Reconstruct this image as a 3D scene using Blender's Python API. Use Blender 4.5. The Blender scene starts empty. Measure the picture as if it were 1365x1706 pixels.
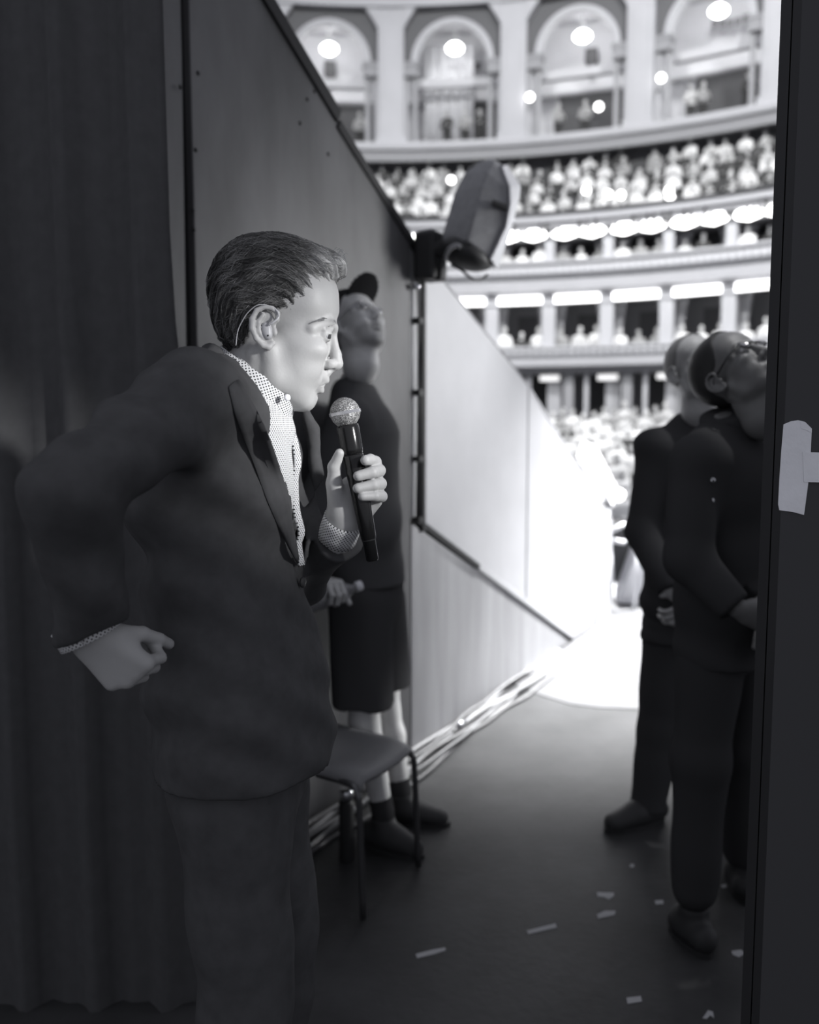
import bpy, bmesh, math, random
import numpy as np
from mathutils import Vector, Matrix

# ------------------------------------------------------------------ camera, world, lights, exposure
scene = bpy.context.scene
COL = scene.collection
FPX, CX, CY, PITCH, CAMZ = 1500.0, 682.5, 853.0, math.atan(153.0 / 1500.0), 1.5
cam_d = bpy.data.cameras.new('camera')
cam_d.sensor_width = 36.0
cam_d.lens = 36.0 * FPX / 1706.0
cam_d.clip_start, cam_d.clip_end = 0.05, 200
cam_d.dof.use_dof = True
cam_d.dof.focus_distance = 1.47
cam_d.dof.aperture_fstop = 2.5
cam = bpy.data.objects.new('camera', cam_d)
cam.location = (0, 0, CAMZ)
cam.rotation_euler = (math.pi / 2 - PITCH, 0, 0)
COL.objects.link(cam)
scene.camera = cam

scene.view_settings.view_transform = 'Standard'
scene.view_settings.look = 'None'
scene.view_settings.gamma = 1.0
scene.view_settings.exposure = 0.0
scene.view_settings.use_curve_mapping = False
scene.cycles.use_denoising = True
scene.cycles.max_bounces = 6

world = bpy.data.worlds.new('backstage_gloom')
scene.world = world
world.use_nodes = True
world.node_tree.nodes['Background'].inputs[0].default_value = (0.955, 0.975, 1.085, 1)
world.node_tree.nodes['Background'].inputs[1].default_value = 0.40

def spot(name, loc, aim, power, cone, blend=0.4, radius=0.1):
    l = bpy.data.lights.new(name, 'SPOT')
    l.energy, l.spot_size, l.spot_blend, l.shadow_soft_size = power, math.radians(cone), blend, radius
    o = bpy.data.objects.new(name, l)
    o.location = loc
    o.rotation_euler = (Vector(aim) - Vector(loc)).to_track_quat('-Z', 'Y').to_euler()
    COL.objects.link(o)
    return o

# unseen lanterns: stage spot and sidelight, then spots added for faces and calves
spot('stage_spotlight', (3.6, 8.2, 5.2), (1.25, 6.1, 0.3), 17000, 40, 1.0, 0.12)
spot('stage_sidelight', (3.6, 4.3, 2.2), (0.0, 4.25, 1.75), 660, 46, 1.0, 0.45)
spot('head_toplight', (1.45, 3.35, 5.6), (1.045, 3.24, 1.76), 420, 3.9, 0.6, 0.05)  # narrow beam added to light the rear man's upturned face
spot('head_toplight', (1.5, 2.55, 5.4), (0.945, 2.45, 1.76), 420, 3.9, 0.6, 0.05)  # second narrow beam, added for the front man's face
spot('calf_fill_spot', (3.0, 4.7, 0.9), (-0.05, 3.2, 0.36), 480, 10, 0.8, 0.12)  # unseen low spot added to brighten the capped person's calves
spot('face_key_spot', (2.15, 0.1, 2.1), (-0.12, 1.48, 1.53), 500, 9.6, 0.6, 0.12)  # unseen narrow key spot added to light the main face and hand
# house lights in the dome
spot('house_light', (-2.0, 9.0, 20.0), (3.0, 34.0, 8.0), 20000, 75, 0.6, 0.6)
spot('house_light.001', (9.0, 12.0, 21.0), (8.0, 33.0, 5.0), 14000, 75, 0.6, 0.6)
spot('arena_light', (4.0, 14.0, 22.0), (5.0, 26.0, 0.0), 16000, 60, 0.7, 0.5)

# ------------------------------------------------------------------ pixel -> point at a real distance
def ray(px, py):
    u, v = (px - CX) / FPX, (CY - py) / FPX
    return np.array([u, math.cos(PITCH) + v * math.sin(PITCH), -math.sin(PITCH) + v * math.cos(PITCH)])
def P(px, py, Y):
    d = ray(px, py)
    t = Y / d[1]
    return np.array([d[0] * t, Y, CAMZ + d[2] * t])

# ------------------------------------------------------------------ materials
MATS = {}
def mat(name, v, rough=0.7, metal=0.0, spec=0.3, noise=0.0, nscale=6.0, bump=0.0, bscale=60.0, attr=None, emit=0.0, coat=0.0, stretch=(1, 1, 1), trans=0.0):
    if name in MATS:
        return MATS[name]
    m = bpy.data.materials.new(name)
    m.use_nodes = True
    nt = m.node_tree
    b = nt.nodes['Principled BSDF']
    c = (v * 0.985, v * 0.99, min(1.0, v * 1.03), 1)
    b.inputs['Base Color'].default_value = c
    b.inputs['Roughness'].default_value = rough
    b.inputs['Metallic'].default_value = metal
    b.inputs['Specular IOR Level'].default_value = spec
    b.inputs['Coat Weight'].default_value = coat
    b.inputs['Transmission Weight'].default_value = trans
    if emit:
        b.inputs['Emission Color'].default_value = (1, 0.99, 0.98, 1)
        b.inputs['Emission Strength'].default_value = emit
    src = None
    if attr:
        a = nt.nodes.new('ShaderNodeAttribute'); a.attribute_name = attr
        src = a.outputs['Color']
        nt.links.new(src, b.inputs['Base Color'])
    if noise or bump:
        tc = nt.nodes.new('ShaderNodeTexCoord')
        mp = nt.nodes.new('ShaderNodeMapping'); mp.inputs['Scale'].default_value = stretch
        nt.links.new(tc.outputs['Object'], mp.inputs[0])
    if noise:
        n = nt.nodes.new('ShaderNodeTexNoise')
        n.inputs['Scale'].default_value = nscale; n.inputs['Detail'].default_value = 6; n.inputs['Roughness'].default_value = 0.6
        nt.links.new(mp.outputs[0], n.inputs['Vector'])
        mr = nt.nodes.new('ShaderNodeMapRange')
        mr.inputs['From Min'].default_value = 0.3; mr.inputs['From Max'].default_value = 0.7
        mr.inputs['To Min'].default_value = 1 - noise; mr.inputs['To Max'].default_value = 1 + noise
        nt.links.new(n.outputs['Fac'], mr.inputs['Value'])
        mx = nt.nodes.new('ShaderNodeMix'); mx.data_type = 'RGBA'; mx.blend_type = 'MULTIPLY'
        mx.inputs['Factor'].default_value = 1
        if src is None:
            mx.inputs['A'].default_value = c
        else:
            nt.links.new(src, mx.inputs['A'])
        nt.links.new(mr.outputs[0], mx.inputs['B'])
        nt.links.new(mx.outputs['Result'], b.inputs['Base Color'])
    if bump:
        n2 = nt.nodes.new('ShaderNodeTexNoise')
        n2.inputs['Scale'].default_value = bscale; n2.inputs['Detail'].default_value = 4
        nt.links.new(mp.outputs[0], n2.inputs['Vector'])
        bp = nt.nodes.new('ShaderNodeBump'); bp.inputs['Strength'].default_value = bump; bp.inputs['Distance'].default_value = 0.01
        nt.links.new(n2.outputs['Fac'], bp.inputs['Height'])
        nt.links.new(bp.outputs[0], b.inputs['Normal'])
    MATS[name] = m
    return m

# ------------------------------------------------------------------ object helpers
def link(name, me, m=None, parent=None, smooth=True):
    o = bpy.data.objects.new(name, me)
    if m is not None and not me.materials:
        for q in (m if isinstance(m, (list, tuple)) else [m]):
            me.materials.append(q)
    if smooth:
        me.polygons.foreach_set('use_smooth', [True] * len(me.polygons))
    COL.objects.link(o)
    if parent is not None:
        o.parent = parent
        if parent.type == 'EMPTY':
            o.matrix_parent_inverse = Matrix.Translation(parent.location).inverted()
    return o
def tag(o, label=None, cat=None, group=None, kind=None):
    if label: o['label'] = label
    if cat: o['category'] = cat
    if group: o['group'] = group
    if kind: o['kind'] = kind
    return o
def empty(name, loc, label, cat, group=None):
    o = bpy.data.objects.new(name, None)
    o.location = Vector(loc)
    o.empty_display_size = 0.1
    COL.objects.link(o)
    return tag(o, label, cat, group)
def child(o, parent):
    o.parent = parent
    if parent.type == 'EMPTY':
        o.matrix_parent_inverse = Matrix.Translation(parent.location).inverted()
    return o

class MB:
    """collects verts/faces for one mesh"""
    def __init__(s): s.v, s.f, s.mi = [], [], []
    def add(s, vs, fs, mi=0):
        n = len(s.v)
        s.v += [tuple(map(float, q)) for q in vs]
        s.f += [tuple(int(i) + n for i in q) for q in fs]
        s.mi += [mi] * len(fs)
        return s
    def box(s, c, d, ax=None, mi=0):
        """box centre c, full size d, axes rows ax"""
        c = np.array(c, float); d = np.array(d, float) / 2
        ax = np.eye(3) if ax is None else np.array(ax, float)
        vs = [c + ax[0] * d[0] * i + ax[1] * d[1] * j + ax[2] * d[2] * k for i in (-1, 1) for j in (-1, 1) for k in (-1, 1)]
        return s.add(vs, [(0, 1, 3, 2), (4, 6, 7, 5), (0, 4, 5, 1), (2, 3, 7, 6), (0, 2, 6, 4), (1, 5, 7, 3)], mi)
    def hexa(s, v8, mi=0):
        return s.add(v8, [(0, 3, 2, 1), (4, 5, 6, 7), (0, 1, 5, 4), (1, 2, 6, 5), (2, 3, 7, 6), (3, 0, 4, 7)], mi)
    def prism(s, poly, off, mi=0):
        """polygon (3d points) extruded by vector off"""
        n = len(poly); off = np.array(off, float)
        vs = [np.array(p, float) for p in poly] + [np.array(p, float) + off for p in poly]
        fs = [tuple(range(n)), tuple(range(2 * n - 1, n - 1, -1))] + [(i, i + n, (i + 1) % n + n, (i + 1) % n) for i in range(n)]
        return s.add(vs, fs, mi)
    def tube(s, pts, r, seg=8, mi=0, cap=True, up=(0, 0, 1), flat=1.0):
        pts = [np.array(p, float) for p in pts]; n = len(pts)
        rr = r if hasattr(r, '__len__') else [r] * n
        vs = []; up = np.array(up, float)
        for i, p in enumerate(pts):
            t = pts[min(i + 1, n - 1)] - pts[max(i - 1, 0)]
            t = t / (np.linalg.norm(t) + 1e-12)
            a = np.cross(t, up)
            if np.linalg.norm(a) < 1e-3: a = np.cross(t, np.array([1.0, 0.2, 0]))
            a /= np.linalg.norm(a); b = np.cross(t, a)
            for k in range(seg):
                q = 2 * math.pi * k / seg
                vs.append(p + rr[i] * (math.cos(q) * a + math.sin(q) * b * flat))
        fs = [(i * seg + k, i * seg + (k + 1) % seg, (i + 1) * seg + (k + 1) % seg, (i + 1) * seg + k) for i in range(n - 1) for k in range(seg)]
        if cap: fs += [tuple(range(seg - 1, -1, -1)), tuple(range((n - 1) * seg, n * seg))]
        return s.add(vs, fs, mi)
    def lathe(s, prof, o, axis, seg=20, mi=0):
        """profile [(dist along axis, radius)] about axis from o"""
        o = np.array(o, float); axis = np.array(axis, float); axis /= np.linalg.norm(axis)
        return s.tube([o + axis * d for d, r in prof], [max(r, 1e-5) for d, r in prof], seg, mi, True, (0.3, 1, 0.1))
    def mesh(s, name):
        me = bpy.data.meshes.new(name); me.from_pydata(s.v, [], s.f)
        if any(s.mi): me.polygons.foreach_set('material_index', s.mi)
        me.update(); return me
    def obj(s, name, m, parent=None, smooth=False):
        return link(name, s.mesh(name), m, parent, smooth)
def recalc(o):
    bm = bmesh.new(); bm.from_mesh(o.data); bmesh.ops.recalc_face_normals(bm, faces=bm.faces); bm.to_mesh(o.data); bm.free(); return o
def bevel(o, w=0.003, seg=2):
    md = o.modifiers.new('bevel', 'BEVEL'); md.width = w; md.segments = seg; md.limit_method = 'ANGLE'; return o
def catmull(pts, n=8):
    pts = [np.array(p, float) for p in pts]
    q = [2 * pts[0] - pts[1]] + pts + [2 * pts[-1] - pts[-2]]
    out = []
    for i in range(1, len(q) - 2):
        p0, p1, p2, p3 = q[i - 1:i + 3]
        for k in range(n):
            t = k / n
            out.append(0.5 * (2 * p1 + (p2 - p0) * t + (2 * p0 - 5 * p1 + 4 * p2 - p3) * t * t + (3 * p1 - p0 - 3 * p2 + p3) * t ** 3))
    return out + [pts[-1]]

# ------------------------------------------------------------------ implicit surfaces (numpy) -> smooth meshes
def nrm(v):
    v = np.array(v, float); return v / (np.linalg.norm(v) + 1e-12)
class Field:
    def __init__(s, lo, hi, h):
        s.h = h; s.lo = np.array(lo, float) - 3 * h; s.hi = np.array(hi, float) + 3 * h
        s.n = np.ceil((s.hi - s.lo) / h).astype(int) + 1
        s.ax = [s.lo[i] + h * np.arange(s.n[i]) for i in range(3)]
        s.D = np.full(s.n, 1e3 * h, np.float32)
    def _sl(s, lo, hi, m):
        i0 = np.clip(np.floor((np.array(lo) - m - s.lo) / s.h).astype(int), 0, s.n - 1)
        i1 = np.clip(np.ceil((np.array(hi) + m - s.lo) / s.h).astype(int) + 1, 1, s.n)
        sl = tuple(slice(a, b) for a, b in zip(i0, i1))
        g = (s.ax[0][sl[0]][:, None, None], s.ax[1][sl[1]][None, :, None], s.ax[2][sl[2]][None, None, :])
        return sl, g
    def _mix(s, sl, d, k, op):
        A = s.D[sl]
        if op == 'sub':
            d = -d
            if k <= 0: A[...] = np.maximum(A, d)
            else:
                t = np.clip(0.5 - 0.5 * (d - A) / k, 0, 1); A[...] = d * (1 - t) + A * t + k * t * (1 - t)
        elif op == 'and':
            if k <= 0: A[...] = np.maximum(A, d)
            else:
                t = np.clip(0.5 - 0.5 * (d - A) / k, 0, 1); A[...] = d * (1 - t) + A * t + k * t * (1 - t)
        else:
            if k <= 0: A[...] = np.minimum(A, d)
            else:
                t = np.clip(0.5 + 0.5 * (d - A) / k, 0, 1); A[...] = d * (1 - t) + A * t - k * t * (1 - t)
    def ell(s, c, r, k=0.0, op='add', R=None):
        c = np.array(c, float); r = np.array(r, float); m = r.max()
        sl, g = s._sl(c - m, c + m, 2 * k + 4 * s.h)
        q = [g[i] - c[i] for i in range(3)]
        if R is not None:
            R = np.array(R, float); q = [R[i][0] * q[0] + R[i][1] * q[1] + R[i][2] * q[2] for i in range(3)]
        k0 = np.sqrt((q[0] / r[0]) ** 2 + (q[1] / r[1]) ** 2 + (q[2] / r[2]) ** 2)
        k1 = np.sqrt((q[0] / r[0] ** 2) ** 2 + (q[1] / r[1] ** 2) ** 2 + (q[2] / r[2] ** 2) ** 2) + 1e-9
        s._mix(sl, (k0 * (k0 - 1) / k1).astype(np.float32), k, op); return s
    def cap(s, a, b, ra, rb=None, k=0.0, op='add', L=None, sl_=1.0):
        """tapered capsule; L,sl_: radius factor along the lateral axis L"""
        rb = ra if rb is None else rb
        a = np.array(a, float); b = np.array(b, float); m = max(ra, rb) * max(1.0, sl_)
        sl, g = s._sl(np.minimum(a, b) - m, np.maximum(a, b) + m, 2 * k + 4 * s.h)
        ab = b - a; L2 = float(ab @ ab) + 1e-12
        q = [g[i] - a[i] for i in range(3)]
        t = np.clip((q[0] * ab[0] + q[1] * ab[1] + q[2] * ab[2]) / L2, 0, 1)
        w = [q[i] - t * ab[i] for i in range(3)]
        r = ra + (rb - ra) * t
        d2 = w[0] ** 2 + w[1] ** 2 + w[2] ** 2
        if L is not None:
            L = nrm(L); u = w[0] * L[0] + w[1] * L[1] + w[2] * L[2]
            d2 = d2 - u * u + (u / sl_) ** 2
            d = (np.sqrt(np.maximum(d2, 0)) - r) * min(1.0, sl_)
        else:
            d = np.sqrt(d2) - r
        s._mix(sl, d.astype(np.float32), k, op); return s
    def chain(s, pts, rs, k=0.0, op='add', L=None, sl_=1.0):
        for i in range(len(pts) - 1):
            f = sl_[i] if hasattr(sl_, '__len__') else sl_
            s.cap(pts[i], pts[i + 1], rs[i], rs[i + 1], k, op, L, f)
        return s
    def fn(s, f, lo, hi, k=0.0, op='add', m=0.0):
        sl, g = s._sl(lo, hi, m + 2 * k + 2 * s.h)
        s._mix(sl, np.asarray(f(*g), np.float32) + np.zeros(s.D[sl].shape, np.float32), k, op); return s
    def disp(s, f):
        g = (s.ax[0][:, None, None], s.ax[1][None, :, None], s.ax[2][None, None, :])
        near = np.abs(s.D) < 12 * s.h
        v = f(*g) + np.zeros(s.D.shape, np.float32)
        s.D[near] += v[near]; return s
    def clip(s, axis, val, keep_above=True):
        g = [s.ax[0][:, None, None], s.ax[1][None, :, None], s.ax[2][None, None, :]][axis]
        d = (val - g) if keep_above else (g - val)
        s.D = np.maximum(s.D, d.astype(np.float32)); return s
    def nets(s):
        D = s.D; S = D < 0
        nx, ny, nz = D.shape
        cs = [(i, j, k) for i in (0, 1) for j in (0, 1) for k in (0, 1)]
        cnt = np.zeros((nx - 1, ny - 1, nz - 1), np.int8)
        for i, j, k in cs: cnt += S[i:nx - 1 + i, j:ny - 1 + j, k:nz - 1 + k]
        act = (cnt > 0) & (cnt < 8)
        I, J, K = np.nonzero(act)
        idx = np.full(act.shape, -1, np.int64); idx[I, J, K] = np.arange(len(I))
        val = np.stack([D[I + i, J + j, K + k] for i, j, k in cs], 1)
        acc = np.zeros((len(I), 3)); num = np.zeros(len(I))
        C = np.array(cs, float)
        for a in range(8):
            for b in range(a + 1, 8):
                if np.abs(C[a] - C[b]).sum() != 1: continue
                m = (val[:, a] < 0) != (val[:, b] < 0)
                t = val[m, a] / (val[m, a] - val[m, b])
                acc[m] += C[a] + (C[b] - C[a]) * t[:, None]; num[m] += 1
        vert = (np.stack([I, J, K], 1) + acc / num[:, None]) * s.h + s.lo
        quads = []
        for ax in range(3):
            o = [0, 0, 0]; o[ax] = 1
            A = S[:nx - o[0], :ny - o[1], :nz - o[2]]; B = S[o[0]:, o[1]:, o[2]:]
            ch = A != B
            i, j, k = np.nonzero(ch)
            u, w = [(1, 2), (2, 0), (0, 1)][ax]
            ijk = np.stack([i, j, k], 1)
            ok = (ijk[:, u] > 0) & (ijk[:, w] > 0) & (ijk[:, u] < D.shape[u] - 1) & (ijk[:, w] < D.shape[w] - 1)
            ijk = ijk[ok]; ins = A[ijk[:, 0], ijk[:, 1], ijk[:, 2]]
            eu = np.eye(3, dtype=int)[u]; ew = np.eye(3, dtype=int)[w]
            c = [ijk - eu - ew, ijk - ew, ijk, ijk - eu]
            q = np.stack([idx[p[:, 0], p[:, 1], p[:, 2]] for p in c], 1)
            q[~ins] = q[~ins][:, ::-1]
            quads.append(q)
        return vert, np.concatenate(quads)
def np_mesh(name, V, F, attr=None):
    me = bpy.data.meshes.new(name)
    V = np.asarray(V, np.float32); F = np.asarray(F, np.int32)
    me.vertices.add(len(V)); me.vertices.foreach_set('co', V.ravel())
    me.loops.add(F.size); me.loops.foreach_set('vertex_index', F.ravel())
    me.polygons.add(len(F))
    me.polygons.foreach_set('loop_start', np.arange(0, F.size, F.shape[1], dtype=np.int32))
    me.polygons.foreach_set('loop_total', np.full(len(F), F.shape[1], np.int32))
    if attr is not None:
        a = me.color_attributes.new('tone', 'FLOAT_COLOR', 'POINT')
        attr = np.asarray(attr, np.float32)
        buf = np.ones((len(V), 4), np.float32); buf[:, :3] = attr[:, None]
        a.data.foreach_set('color', buf.ravel())
    me.update(calc_edges=True); me.validate(); return me
def fjoin(parts):
    V, F, n = [], [], 0
    for v, f in parts:
        V.append(v); F.append(f + n); n += len(v)
    return np.concatenate(V), np.concatenate(F)
# ------------------------------------------------------------------ backstage: floor, sloping parapet wall, drapes
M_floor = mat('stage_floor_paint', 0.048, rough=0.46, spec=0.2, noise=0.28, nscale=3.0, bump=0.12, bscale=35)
M_arena = mat('arena_floor', 0.12, rough=0.8)
M_wall = mat('scuffed_grey_wall', 0.10, rough=0.5, spec=0.4, noise=0.42, nscale=1.7, stretch=(1.6, 1.6, 0.6), bump=0.08, bscale=14)
M_white = mat('pale_wall_panel', 0.45, rough=0.5, spec=0.35, noise=0.07, nscale=2.2)
M_low = mat('grey_lower_panel', 0.31, rough=0.5, spec=0.3, noise=0.18, nscale=2.6, stretch=(3, 3, 0.35))
M_black = mat('black_metal', 0.035, rough=0.55, spec=0.3)
M_trim = mat('black_edge_trim', 0.038, rough=0.6, spec=0.2)
M_cloth = mat('black_serge_drape', 0.085, rough=1.0, spec=0.0, noise=0.08, nscale=30)
M_flat = mat('black_painted_flat', 0.070, rough=0.9, spec=0.0)
M_tape = mat('white_gaffer_tape', 0.82, rough=0.7, noise=0.06, nscale=9, bump=0.15, bscale=50)
M_scrap = mat('pale_tape_scrap', 0.42, rough=0.7)
M_chrome = mat('bright_steel', 0.6, rough=0.22, metal=1.0)
M_cable = mat('grey_cable_jacket', 0.12, rough=0.5, noise=0.25, nscale=30)
M_cable2 = mat('pale_cable_jacket', 0.22, rough=0.5)

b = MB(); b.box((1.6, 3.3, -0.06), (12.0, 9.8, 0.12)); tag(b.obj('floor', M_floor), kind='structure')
b = MB(); b.box((3.0, 24.5, -1.27), (46, 32.0, 0.12)); tag(b.obj('floor', M_arena), kind='structure')

WA, WS = np.array([-0.40, 3.19]), 0.5284
WD = nrm([WS, 1.0, 0]); WN = np.array([WD[1], -WD[0], 0])          # along the wall, and out towards the passage
def wy(Y, z, off=0.0):
    p = np.array([WA[0] + WS * (Y - WA[1]), Y, z]); return p + WN * off
def W(px, py, off=0.0):
    d = ray(px, py); t = (WA[0] - WS * WA[1]) / (d[0] - WS * d[1]); q = d * t; q[2] += CAMZ; return q + WN * off
TOPY = [2.4, 3.07, 3.43, 3.99, 5.25, 6.95]; TOPZ = [3.29, 2.85, 2.61, 2.25, 1.69, 0.70]
def ztop(Y): return float(np.interp(Y, TOPY, TOPZ))
def zjoin(Y): return max(0.0, 1.02 - 0.495 * (Y - 4.05))

wl = MB(); wl.prism([wy(2.4, 0, -0.03), wy(6.9, 0, -0.03), wy(6.9, ztop(6.9) - 0.03, -0.03), wy(3.99, 2.22, -0.03), wy(2.4, 3.25, -0.03)], -WN * 0.10)
wall_left = tag(recalc(wl.obj('wall_left', mat('wall_core', 0.03, rough=0.9))), kind='structure')
def panel(name, pts, m, off=0.0, th=0.028, bev=0.004):
    q = MB(); q.prism([wy(Y, z, off) for Y, z in pts], -WN * th)
    o = recalc(q.obj(name, m, wall_left)); bevel(o, bev); return o
panel('panel', [(2.74, 0), (3.955, 0), (3.955, 2.25), (3.45, 2.575), (3.45, 2.60), (3.07, 2.845), (2.74, 3.06)], M_wall)
o = panel('panel', [(2.42, 0), (2.70, 0), (2.71, 1.6), (2.722, 2.55), (2.722, 3.06), (2.42, 3.25)], M_wall, off=-0.012)
panel('panel', [(3.965, 0), (6.02, 0), (5.0, 0.535), (4.05, 1.005), (3.965, 1.045)], M_low)
panel('panel', [(4.055, zjoin(4.055) + 0.02), (5.235, zjoin(5.235) + 0.012), (5.235, ztop(5.235)), (4.055, 2.215)], M_white, off=0.004)
panel('panel', [(5.25, zjoin(5.25) + 0.012), (6.11, 0.002), (6.9, 0.002), (6.9, ztop(6.9)), (5.25, ztop(5.25))], M_white, off=0.004)
panel('panel', [(3.965, 1.06), (4.03, 1.03), (4.03, 2.2), (3.965, 2.24)], M_low, off=-0.004)
# black edge strips
def strip(name, p0, p1, w, m, off=0.02, th=0.03):
    p0, p1 = np.array(p0), np.array(p1); t = nrm(p1 - p0); n = np.cross(t, WN)
    q = MB(); q.prism([p0 - n * w / 2, p1 - n * w / 2, p1 + n * w / 2, p0 + n * w / 2], -WN * th)
    o = recalc(q.obj(name, m, wall_left)); o.location = Vector(WN * off); bevel(o, 0.002); return o
strip('post', wy(4.043, 1.0), wy(4.043, 2.2), 0.026, M_black)
strip('joint_strip', wy(4.02, zjoin(4.02) + 0.012), wy(4.62, zjoin(4.62) + 0.006), 0.026, M_black, off=0.012)
strip('joint_strip', wy(4.62, zjoin(4.62) + 0.004), wy(6.08, 0.012), 0.026, mat('light_washed_joint', 0.40), off=0.008)  # far part of the black joint, painted pale as if washed out by light
strip('edge_cap', wy(2.4, 3.30), wy(3.445, 2.61), 0.050, M_trim, off=0.012, th=0.13)
strip('edge_cap', wy(3.445, 2.585), wy(4.02, 2.225), 0.036, M_trim, off=0.010, th=0.13)
strip('edge_cap', wy(4.1, ztop(4.1)), wy(5.24, ztop(5.24) + 0.004), 0.012, mat('grey_edge', 0.25), off=0.006, th=0.13)
strip('edge_cap', wy(5.26, ztop(5.26)), wy(6.9, ztop(6.9)), 0.016, M_white, off=0.006, th=0.13)
q = MB(); q.tube([wy(3.99, 1.07, 0.016), wy(3.995, 1.6, 0.02), wy(3.99, 2.1, 0.018)], 0.010, 8); q.obj('conduit', mat('grey_conduit', 0.07, rough=0.5), wall_left, True)
for z in (1.06, 1.33, 1.62, 1.93):
    q = MB(); q.box(wy(3.99, z, 0.016), (0.035, 0.035, 0.025), [WD, WN, (0, 0, 1)]); q.obj('clip', M_black, wall_left)
rnd = random.Random(3)
for px, py in ((547, 257), (524, 152), (512, 166), (330, 122), (300, 145), (322, 350), (323, 382), (326, 250), (500, 205), (640, 300), (705, 560)):
    p = W(px, py); q = MB(); q.lathe([(0, 0.007), (0.003, 0.006), (0.005, 0.002)], p, WN, 8); q.obj('bolt_head', M_black, wall_left, True)
# base flange by the wall's far end
q = MB(); q.prism([wy(6.45, 0.0, 0.005), wy(6.88, 0.0, 0.005), wy(6.72, 0.42, 0.005)], WN * 0.03); recalc(q.obj('base_flange', mat('grey_flange', 0.3), wall_left))

# clamped black bracket on the post and the grey loudspeaker above
def ax_of(f, up=(0, 0, 1)):
    f = nrm(f); r = nrm(np.cross(f, up)); return r, f, np.cross(r, f)
spk = empty('loudspeaker', W(700, 430, 0.05), 'grey wedge-shaped loudspeaker cabinet tilted on a black bracket above the sloping wall', 'loudspeaker')
DY = 3.96
q = MB()
prof = [P(731, 409, DY), P(757, 320, DY), P(775, 286, DY), P(795, 272, DY), P(820, 264, DY)]        # rounded back edge of the cabinet
face = [P(778, 401, DY - 0.16), P(790, 352, DY - 0.16), P(800, 312, DY - 0.15), P(810, 286, DY - 0.13), P(822, 266, DY - 0.10)]
right = [P(815, 432, DY - 0.10), P(840, 378, DY - 0.11), P(847, 341, DY - 0.12), P(846, 312, DY - 0.12), P(834, 280, DY - 0.09)]
far = [P(826, 448, DY - 0.03), P(848, 384, DY - 0.02), P(862, 330, DY - 0.02), P(864, 311, DY - 0.02), P(840, 275, DY - 0.01)]
back = [P(760, 412, DY + 0.2), P(785, 340, DY + 0.2), P(798, 300, DY + 0.2), P(808, 280, DY + 0.18), P(824, 266, DY + 0.14)]
rings = list(zip(prof, face, right, far, back))
vs = [p for r_ in rings for p in r_]
fs = [(i * 5 + k, i * 5 + (k + 1) % 5, (i + 1) * 5 + (k + 1) % 5, (i + 1) * 5 + k) for i in range(4) for k in range(5)] + [(4, 3, 2, 1, 0), (20, 21, 22, 23, 24)]
q.add(vs, fs); cab = recalc(q.obj('cabinet', mat('grey_speaker_shell', 0.27, rough=0.75, noise=0.12, nscale=40, bump=0.1, bscale=150), spk)); bevel(cab, 0.012, 3)
q = MB(); q.box(P(833, 342, DY - 0.145), (0.068, 0.03, 0.018), ax_of(P(833, 342, DY) - P(800, 330, DY))[1:] and [nrm(P(845, 347, DY - .125) - P(820, 337, DY - .145)), (0, 1, 0), (0, 0, 1)])
q.obj('handle_slot', M_black, spk); 
q = MB(); gv_ = []
for r_, f_ in zip(right, far): gv_ += [r_ * 0.98 + f_ * 0.02 + np.array([0.006, -0.006, 0]), f_ + np.array([0.006, -0.004, 0])]
q.add(gv_, [(2 * i_, 2 * i_ + 1, 2 * i_ + 3, 2 * i_ + 2) for i_ in range(4)]); o = recalc(q.obj('grille', mat('stage_lit_side', 0.6, rough=0.9), spk)); sd = o.modifiers.new('s', 'SOLIDIFY'); sd.thickness = 0.008; sd.offset = 0  # cabinet's side face, coloured pale for the stage light on it
F = Field(P(725, 470, DY) - .25, P(825, 392, DY) + .25, 0.006)
F.ell(P(775, 424, DY - 0.05), (0.115, 0.10, 0.06), 0, R=[nrm((1, 0, -0.42)), (0, 1, 0), nrm((0.42, 0, 1))])
F.cap(P(775, 424, DY - 0.05), P(812, 442, DY - 0.05), 0.06, 0.015, 0.02)
F.cap(P(745, 418, DY - 0.05), P(712, 412, DY - 0.02), 0.035, 0.03, 0.02)
link('swivel_cup', np_mesh('swivel_cup', *F.nets()), M_black, spk)
q = MB(); q.tube(catmull([P(742, 430, DY - .12), P(748, 416, DY - .15), P(760, 409, DY - .16), P(768, 412, DY - .16)], 6), 0.010, 8); q.obj('yoke_bar', M_chrome if False else mat('worn_steel', 0.3, rough=0.4, metal=0.6), spk, True)
q = MB(); q.tube(catmull([P(752, 440, DY - .12), P(772, 452, DY - .14), P(785, 463, DY - .12), P(800, 466, DY - .08), P(812, 458, DY - .04)], 6), 0.006, 8); q.obj('safety_wire', M_black, spk, True)
q = MB(); q.box(W(694, 430, 0.07), (0.14, 0.10, 0.205), [WD, WN, (0, 0, 1)]); o = q.obj('clamp_box', M_black, spk); bevel(o, 0.02, 3)
q = MB(); q.tube([W(690, 400, 0.12), W(690, 470, 0.12)], 0.016, 10); q.obj('clamp_rod', M_black, spk, True)
q = MB(); q.tube([W(706, 455, 0.10), P(726, 434, DY - 0.02)], 0.009, 8); q.obj('brace', mat('worn_steel', 0.3), spk, True)
q = MB(); q.lathe([(0, 0.018), (0.02, 0.018), (0.024, 0.01)], W(684, 474, 0.03), (0, 0, -1), 10); q.obj('wing_nut', M_chrome, spk, True)

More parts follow.
